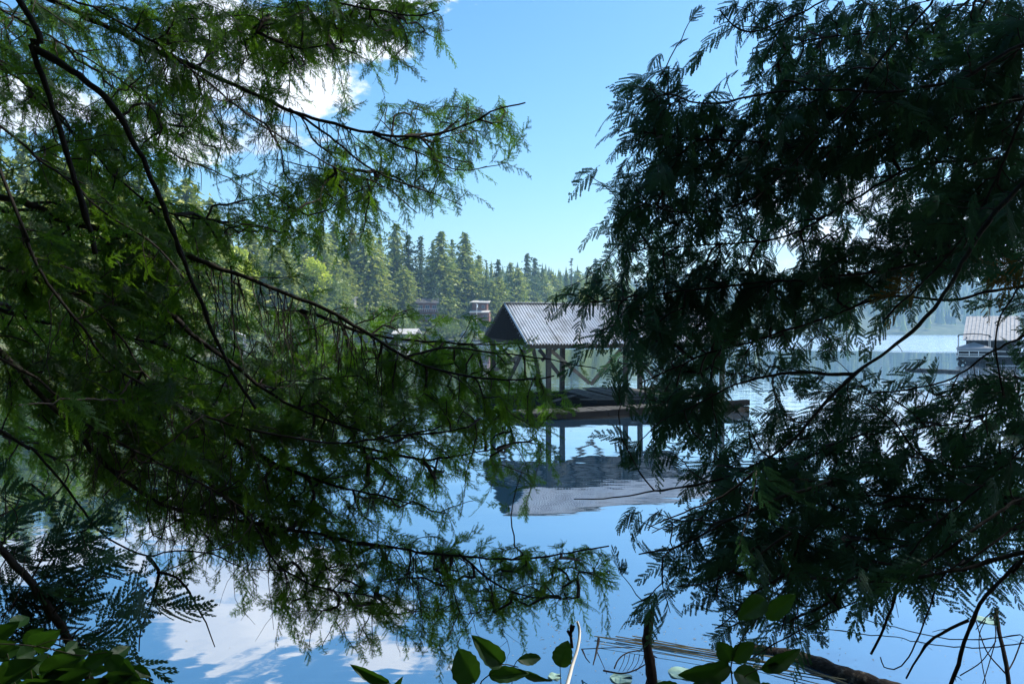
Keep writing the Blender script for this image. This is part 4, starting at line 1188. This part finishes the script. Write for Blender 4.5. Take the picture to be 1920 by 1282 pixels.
# ---- western redcedar on the right
ced = Tree('cedar_tree', 'big dark redcedar on the right with flat drooping sprays over the water', 'tree', (5.0, 3.4, .3), 16, .36, M_CBARK, M_TWIG, M_CED, 'cedar')
CL = [
    ([(1990, 250, 2.6), (1920, 340, 2.6), (1860, 408, 2.6), (1810, 480, 2.6), (1750, 580, 2.6), (1680, 645, 2.6), (1600, 700, 2.6), (1540, 762, 2.6), (1480, 830, 2.6), (1400, 880, 2.6), (1330, 905, 2.6), (1230, 920, 2.65), (1160, 932, 2.65), (1075, 934, 2.7)], .030, .002, 1),
    ([(1960, 130, 2.9), (1920, 215, 2.9), (1862, 345, 2.9), (1800, 450, 2.9), (1740, 520, 2.9), (1660, 600, 2.9)], .014, .004, 1),
    ([(2000, 60, 2.8), (1920, 85, 2.8), (1810, 145, 2.8), (1710, 165, 2.8), (1625, 175, 2.8), (1500, 168, 2.85), (1410, 180, 2.9), (1330, 195, 2.9), (1250, 180, 2.95)], .022, .003, 1),
    ([(1800, -60, 2.9), (1750, 0, 2.9), (1650, 115, 2.9), (1600, 190, 2.9), (1540, 250, 2.9), (1480, 320, 2.9), (1400, 380, 2.9), (1300, 400, 2.95), (1200, 380, 3.0)], .012, .003, 1),
    ([(1990, 590, 3.0), (1900, 640, 3.0), (1850, 668, 3.0), (1780, 712, 3.0), (1700, 730, 3.0), (1620, 740, 3.0)], .014, .003, 1),
    ([(1990, 850, 2.8), (1920, 860, 2.8), (1850, 872, 2.8), (1780, 875, 2.8), (1720, 850, 2.8), (1680, 796, 2.8), (1640, 760, 2.8)], .012, .003, 1),
    ([(2000, 1010, 2.5), (1920, 1036, 2.5), (1820, 1064, 2.5), (1685, 1090, 2.5), (1560, 1082, 2.5), (1500, 1074, 2.5)], .022, .005, 1),
    ([(1960, 990, 2.45), (1910, 1052, 2.45), (1845, 1121, 2.45), (1820, 1166, 2.45), (1792, 1241, 2.45), (1778, 1300, 2.45)], .011, .006, 0),
    ([(1870, 1010, 2.5), (1810, 1050, 2.5), (1762, 1091, 2.5), (1732, 1171, 2.5), (1702, 1231, 2.5), (1672, 1252, 2.5), (1652, 1246, 2.5), (1644, 1228, 2.5)], .012, .002, 0),
    ([(1880, 960, 2.45), (1760, 1040, 2.45), (1690, 1085, 2.45), (1672, 1140, 2.45), (1650, 1190, 2.45), (1632, 1226, 2.45)], .013, .004, 0),
    ([(1990, 780, 2.6), (1920, 843, 2.6), (1820, 930, 2.6), (1735, 1000, 2.6), (1690, 1060, 2.6), (1640, 1100, 2.6), (1500, 1180, 2.6), (1400, 1235, 2.6)], .011, .002, 1),
    ([(1820, 1166, 2.45), (1760, 1200, 2.45), (1730, 1230, 2.45), (1700, 1270, 2.45)], .006, .003, 0),
    ([(1990, 1180, 2.6), (1920, 1190, 2.6), (1860, 1198, 2.6), (1780, 1196, 2.6), (1700, 1184, 2.6), (1640, 1170, 2.6), (1590, 1150, 2.6)], .006, .0015, 0),
    ([(1990, 1198, 2.65), (1920, 1206, 2.65), (1840, 1214, 2.65), (1740, 1208, 2.65), (1660, 1192, 2.65), (1545, 1182, 2.65)], .006, .0015, 0),
    ([(1990, 400, 3.2), (1920, 420, 3.2), (1800, 470, 3.2), (1680, 500, 3.2), (1560, 520, 3.2), (1440, 530, 3.2), (1320, 540, 3.2), (1200, 560, 3.25), (1110, 570, 3.3)], .018, .003, 1),
    ([(1990, 300, 3.4), (1850, 300, 3.4), (1700, 320, 3.4), (1560, 400, 3.4), (1450, 450, 3.4), (1300, 460, 3.4), (1180, 470, 3.4)], .016, .003, 1),
    ([(1990, 520, 3.3), (1800, 560, 3.3), (1660, 560, 3.3), (1540, 600, 3.3), (1400, 640, 3.3), (1280, 680, 3.3), (1200, 720, 3.3)], .016, .003, 1),
    ([(1700, -80, 3.1), (1580, -20, 3.1), (1470, 40, 3.1), (1400, 60, 3.1), (1350, 20, 3.1)], .012, .003, 1),
    ([(1900, -60, 3.3), (1780, 30, 3.3), (1640, 60, 3.3), (1500, 80, 3.3), (1450, 130, 3.3)], .014, .003, 1),
    ([(1600, 700, 2.9), (1480, 700, 2.9), (1380, 720, 2.9), (1300, 760, 2.9), (1240, 790, 2.9)], .008, .002, 1),
    ([(1990, 940, 3.1), (1850, 940, 3.1), (1700, 930, 3.1), (1560, 940, 3.1), (1430, 970, 3.1), (1320, 960, 3.1), (1220, 1000, 3.1)], .016, .002, 1),
    ([(1560, 900, 2.4), (1450, 940, 2.4), (1360, 980, 2.4), (1270, 1020, 2.4), (1200, 1040, 2.4)], .007, .002, 1),
    ([(1500, 1000, 2.6), (1480, 1080, 2.6), (1470, 1150, 2.6), (1462, 1190, 2.6)], .006, .002, 1),
    ([(1420, 880, 2.3), (1350, 930, 2.3), (1280, 960, 2.3), (1210, 990, 2.3)], .005, .0015, 1),
    ([(1480, 1000, 2.35), (1400, 1050, 2.35), (1330, 1090, 2.35), (1260, 1100, 2.35)], .005, .0015, 1),
    ([(1480, 1075, 2.4), (1420, 1110, 2.4), (1380, 1150, 2.4), (1340, 1180, 2.4)], .005, .0015, 1),
    ([(1990, 700, 3.2), (1850, 780, 3.2), (1740, 800, 3.2), (1600, 820, 3.2), (1500, 860, 3.2), (1400, 850, 3.2)], .012, .002, 1),
    ([(1990, 480, 2.7), (1900, 560, 2.7), (1870, 640, 2.7), (1880, 740, 2.7)], .010, .003, 1),
    ([(1990, 180, 3.1), (1850, 200, 3.1), (1700, 240, 3.1), (1560, 280, 3.1), (1420, 270, 3.1), (1300, 260, 3.1), (1200, 250, 3.1)], .014, .003, 1),
    ([(1250, 180, 2.95), (1230, 160, 2.95), (1245, 130, 2.95)], .003, .0015, 1),
    ([(1990, 1060, 3.0), (1900, 1040, 3.0), (1780, 1030, 3.0), (1660, 1010, 3.0), (1550, 1020, 3.0)], .010, .002, 1),
]
for pts, r0, r1, fo in CL:
    ced.limb(pts, r0, r1, foliage=bool(fo), connect=pts[0][0] > 1850 or pts[0][1] < -40, bark=M_CBARK)
CD = [
    "00001365676678", "00011066566678", "00261157777888", "00487678878888", "00488778777778", "01588678635788",
    "02665555447888", "03777445778886", "25788888875212", "03788875420001", "00488432211001", "00167312433456",
    "00136344666677", "00133578766677", "00003688877777", "00125788887776", "00123578777753", "00122344432100", "00000224000000"]
samp = sample_density(CD, 16, .98, ced.limbs)
samp += sample_density(["6" * 4] * 17, 30, .25, ced.limbs)
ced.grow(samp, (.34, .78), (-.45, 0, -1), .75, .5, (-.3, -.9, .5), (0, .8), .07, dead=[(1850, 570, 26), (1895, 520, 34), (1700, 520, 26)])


def crown(tree, zs, n, rad, keep, kind_scale, flow_dir=None, per=9, tone=(.1, .7)):
    """unseen upper boughs above the picture, added to cut skylight and sun below"""
    for k in range(n):
        z = RNG.uniform(*zs); a = RNG.uniform(0, 2 * pi); R = rad * (1 - .75 * (z - zs[0]) / (zs[1] - zs[0])) * RNG.uniform(.75, 1.1)
        T = tree.trunk_pt(z); u = np.array([cos(a), sin(a), 0])
        P = np.array([T, T + u * R * .35 + [0, 0, .1], T + u * R * .7 + [0, 0, -.05], T + u * R + [0, 0, -.35]])
        C = catmull(P, .08)
        qx, qy, fw = project(C)
        if ((fw > .1) & (qx > -60) & (qx < W + 60) & (qy > -60) & (qy < H + 60)).any(): continue
        o = link('limb', make_mesh('limb', [tube(C, np.linspace(.03, .005, len(C)), 6)], tree.bark), tree.root); o.location = -tree.base
        pts, drs = [], []
        for j in range(int(R * per * 3)):
            f = RNG.uniform(.15, 1.0); c = C[int(f * (len(C) - 1))]
            sd = np.array([-u[1], u[0], 0]) * RNG.normal(0, .45 * (1.15 - f)); q = c + sd + [0, 0, -abs(RNG.normal(0, .12)) - .02]
            pts.append(q); drs.append(nrm(u * .6 + sd * 1.4 + [0, 0, -.5] + RNG.normal(0, .3, 3)))
        P_ = np.array(pts); D_ = np.array(drs)
        qx, qy, fw = project(P_)
        m = 160 / np.maximum(fw, .4) * 3
        inside = (fw > .1) & (qx > -m) & (qx < W + m) & (qy > -m) & (qy < H + m)
        ok = ~inside & keep(P_)
        if ok.sum() < 3: continue
        P_, D_ = P_[ok], D_[ok]
        ch = place_sprays('coarse', P_, D_, np.array([0, 0, 1.]) + RNG.normal(0, .4, P_.shape), RNG.uniform(.8, 1.3, len(P_)) * kind_scale, RNG.uniform(*tone, len(P_)))
        link('foliage', make_mesh('foliage', ch, tree.leaf, False, 'tone'), o)


crown(hem, (4.9, 13), 44, 4.8, lambda P: (P[:, 1] < 2.0) | (P[:, 0] < -1.0), 1.0)  # added out-of-view boughs shade the top sprays; trimmed to let sun in lower
crown(ced, (4.9, 13), 44, 5.4, lambda P: (P[:, 1] < 2.0) | (P[:, 0] > 6.0), 1.0)  # added overhead shade, cut back to leave the sun a way to the hemlock

# unseen firs added behind the viewer to close off the sky behind and above
for i, (x, y, k, h) in enumerate(((-6.5, -3.5, 'full', 19), (-2.6, -5.2, 'fir', 22), (2.4, -4.6, 'full', 20), (6.8, -3.2, 'fir', 23), (-10.5, 1.0, 'fir', 21), (12.5, -3.5, 'full', 20), (0, -8.5, 'full', 24), (-8, -9, 'fir', 24), (8, -9, 'full', 24))):
    c_, t_, hh = PROTO[k][i % 2]
    e = empty('fir_tree', (x, y, .6), i * 1.3, 'unseen fir added on the bank behind the viewer to block the sky', 'tree', 'added firs on the bank behind the viewer')
    e.scale = (h / hh * .95, h / hh * .95, h / hh)
    link('trunk', t_, e); link('crown', c_, e)

# ---- small cedar at the lower left
sap = Tree('young_cedar', 'leaning young cedar with lacy sprays at the lower left edge of the water', 'tree', tuple(at(215, 1400, 2.1)), 3, .02, M_CBARK, M_TWIG, M_CED, 'cedar', trunk=False)
sap.limb([(215, 1400, 2.1), (165, 1262, 2.1), (138, 1215, 2.1), (100, 1150, 2.1), (60, 1090, 2.1), (28, 1055, 2.1), (-5, 1020, 2.1), (-90, 930, 2.1)], .012, .009, connect=False)
sap.limb([(60, 1090, 2.1), (90, 1030, 2.15), (130, 1000, 2.15), (178, 982, 2.15)], .003, .001, connect=False)
sap.limb([(100, 1150, 2.1), (140, 1110, 2.1), (190, 1075, 2.1), (262, 1090, 2.1)], .003, .001, connect=False)
sap.limb([(138, 1215, 2.1), (150, 1180, 2.1), (190, 1190, 2.1)], .003, .001, connect=False)
sap.limb([(0, 1025, 2.1), (20, 1000, 2.15), (60, 985, 2.15)], .003, .001, connect=False)
SD = ["0"] * 14 + ["20000", "32200", "55200", "56332", "55300"]
samp = sample_density(SD, 0, .5, sap.limbs, back=.03, dj=.06)
sap.grow(samp, (.5, .85), (.6, 0, -.7), .5, .4, (0, -1, .35), (0, .7), .07)


# ---- broad-leaved sprigs on the bank
def leaf_geo(g, curl=.12, fold=.25):
    nu_, nv_ = 27, 13
    V = []; TT = []
    for i in range(nu_):
        t = i / (nu_ - 1)
        w = .5 * (math.sin(pi * min(1, t ** .72)) ** .75) if 0 < t < 1 else .004
        for j in range(nv_):
            s_ = (j / (nv_ - 1) - .5) * 2
            TT.append(.55 if abs(s_) < .09 else (.22 if (t * 9 - abs(s_) * 2.2) % 1 < .16 else 0) + .08 * math.sin(t * 5 + s_ * 3))
            V.append((t, s_ * w * (1 + .04 * math.sin(t * 31 + s_)), abs(s_) * w * fold - curl * t * t + .02 * math.sin(t * 9 + s_ * 2) * abs(s_)))
    V = np.array(V)
    I = np.arange(nu_ - 1)[:, None] * nv_ + np.arange(nv_ - 1)[None, :]
    return V, np.stack([I, I + nv_, I + nv_ + 1, I + 1], -1).reshape(-1, 4), np.array(TT)


def leaf_between(parent, a, b, width, face=(0, -1, .35), tone=.4, curl=.12, fold=.22, off=None):
    a, b = np.array(a), np.array(b); L = np.linalg.norm(b - a)
    x = nrm(b - a); y = nrm(np.cross(np.array(face, float), x)); z = np.cross(x, y)
    V, Fq, TT = leaf_geo(None, curl, fold)
    V = a + (V[:, :1] * x) * L + V[:, 1:2] * y * width + V[:, 2:] * z * L
    if off is not None: V = V - off
    return link('leaf', make_mesh('leaf', [(V, Fq, tone * .5 + TT * .6)], M_SALAL, True, 'tone'), parent)


def sprig(label, d, leaves, stems, base=None, cat='shrub', name='salal_shrub', group=None):
    root = empty(name, tuple(base), 0, label, cat, group)
    for st in stems:
        P = catmull([at(*q) for q in st[0]], .01)
        link('stem', make_mesh('stem', [tube(P - base, np.linspace(st[1], st[1] * .6, len(P)), 6)], st[2] if len(st) > 2 else M_STEM), root)
    for (x0, y0, x1, y1, w, *r) in leaves:
        dd = r[0] if r else 0
        tilt = RNG.uniform(-.05, .05)
        a, b = at(x0, y0, d + dd), at(x1, y1, d + dd + tilt)
        leaf_between(root, a, b, w / F * d, (RNG.normal(0, .35), -1, RNG.uniform(.0, .6)), RNG.uniform(.15, .8), RNG.uniform(.02, .15), RNG.uniform(.1, .35), base)
    return root


b0 = at(930, 1380, 1.35)
sprig('leafy sprig with five broad oval leaves at the bottom centre edge', 1.35,
      [(892, 1278, 856, 1216, 62), (942, 1245, 888, 1194, 40), (916, 1264, 992, 1262, 30), (970, 1236, 1021, 1233, 22), (1050, 1250, 1064, 1200, 40), (972, 1252, 1038, 1280, 16)],
      [([(905, 1380, 1.35), (888, 1300, 1.35), (891, 1276, 1.35)], .0014), ([(900, 1380, 1.35), (898, 1290, 1.35), (918, 1264, 1.35), (941, 1245, 1.35), (972, 1250, 1.35)], .0016), ([(950, 1380, 1.35), (960, 1280, 1.35), (963, 1250, 1.35), (971, 1236, 1.35)], .0012), ([(1050, 1380, 1.35), (1052, 1300, 1.35), (1050, 1248, 1.35)], .0012)], b0)
b0 = at(735, 1400, 1.4)
sprig('single pointed leaf pair poking up left of the leafy sprig', 1.4, [(730, 1280, 656, 1246, 22), (742, 1292, 752, 1272, 14)], [([(740, 1400, 1.4), (738, 1300, 1.4), (730, 1279, 1.4)], .0012)], b0)
b0 = at(1375, 1400, 1.5)
sprig('leafy sprig with many broad leaves below the drooping cedar sprays', 1.5,
      [(1368, 1247, 1274, 1268, 42), (1372, 1238, 1345, 1203, 36), (1374, 1238, 1414, 1203, 34), (1426, 1254, 1502, 1216, 32), (1376, 1258, 1436, 1284, 44), (1352, 1278, 1288, 1296, 34), (1280, 1300, 1226, 1284, 34), (1440, 1246, 1468, 1258, 20), (1436, 1122, 1384, 1160, 40), (1438, 1160, 1492, 1112, 34), (1384, 1262, 1400, 1300, 40), (1420, 1290, 1470, 1300, 30)],
      [([(1380, 1400, 1.5), (1374, 1290, 1.5), (1372, 1240, 1.5), (1396, 1190, 1.5), (1436, 1140, 1.5), (1440, 1120, 1.5)], .0018), ([(1374, 1290, 1.5), (1400, 1265, 1.5), (1428, 1252, 1.5), (1442, 1245, 1.5)], .0013), ([(1374, 1262, 1.5), (1368, 1248, 1.5)], .0012), ([(1300, 1400, 1.5), (1290, 1310, 1.5), (1280, 1300, 1.5)], .0012)], b0)
b0 = at(100, 1420, 1.4)
LV = [(60, 1210, 112, 1182, 42), (20, 1176, 56, 1152, 30), (-20, 1200, 32, 1168, 34), (-20, 1222, 30, 1204, 34), (30, 1232, 70, 1216, 36), (-10, 1290, 70, 1238, 52), (75, 1262, 150, 1232, 44), (85, 1290, 170, 1256, 50), (110, 1245, 168, 1220, 34), (160, 1250, 212, 1222, 36), (200, 1228, 240, 1262, 34), (232, 1240, 262, 1276, 30), (246, 1250, 284, 1268, 22), (190, 1290, 250, 1262, 36), (250, 1272, 280, 1300, 28), (40, 1300, 110, 1280, 44), (140, 1300, 200, 1276, 44)]
for _ in range(34):
    x = RNG.uniform(-60, 240); y = RNG.uniform(1200 + max(0, x) * .12, 1320); a = RNG.uniform(-1.0, 1.2); l = RNG.uniform(40, 66)
    LV.append((x, y, x + l * cos(a), y - l * sin(a) * .7, l * .62, RNG.uniform(0, .25)))
sprig('dense low shrub with broad green leaves filling the lower left corner', 1.4, LV,
      [([(60 + i * 26, 1420, 1.42), (30 + i * 34, 1290, 1.45), (10 + i * 40, 1210 + i * 9, 1.45)], .0018) for i in range(7)] +
      [([(-30, 1206, 1.32), (40, 1208, 1.32), (95, 1216, 1.32), (150, 1228, 1.32), (200, 1222, 1.32)], .0011, M_TWIG), ([(60, 1214, 1.32), (110, 1198, 1.32), (170, 1206, 1.32)], .0009, M_TWIG), ([(-20, 1180, 1.3), (30, 1120, 1.3), (48, 1040, 1.3)], .001, M_TWIG)], b0)
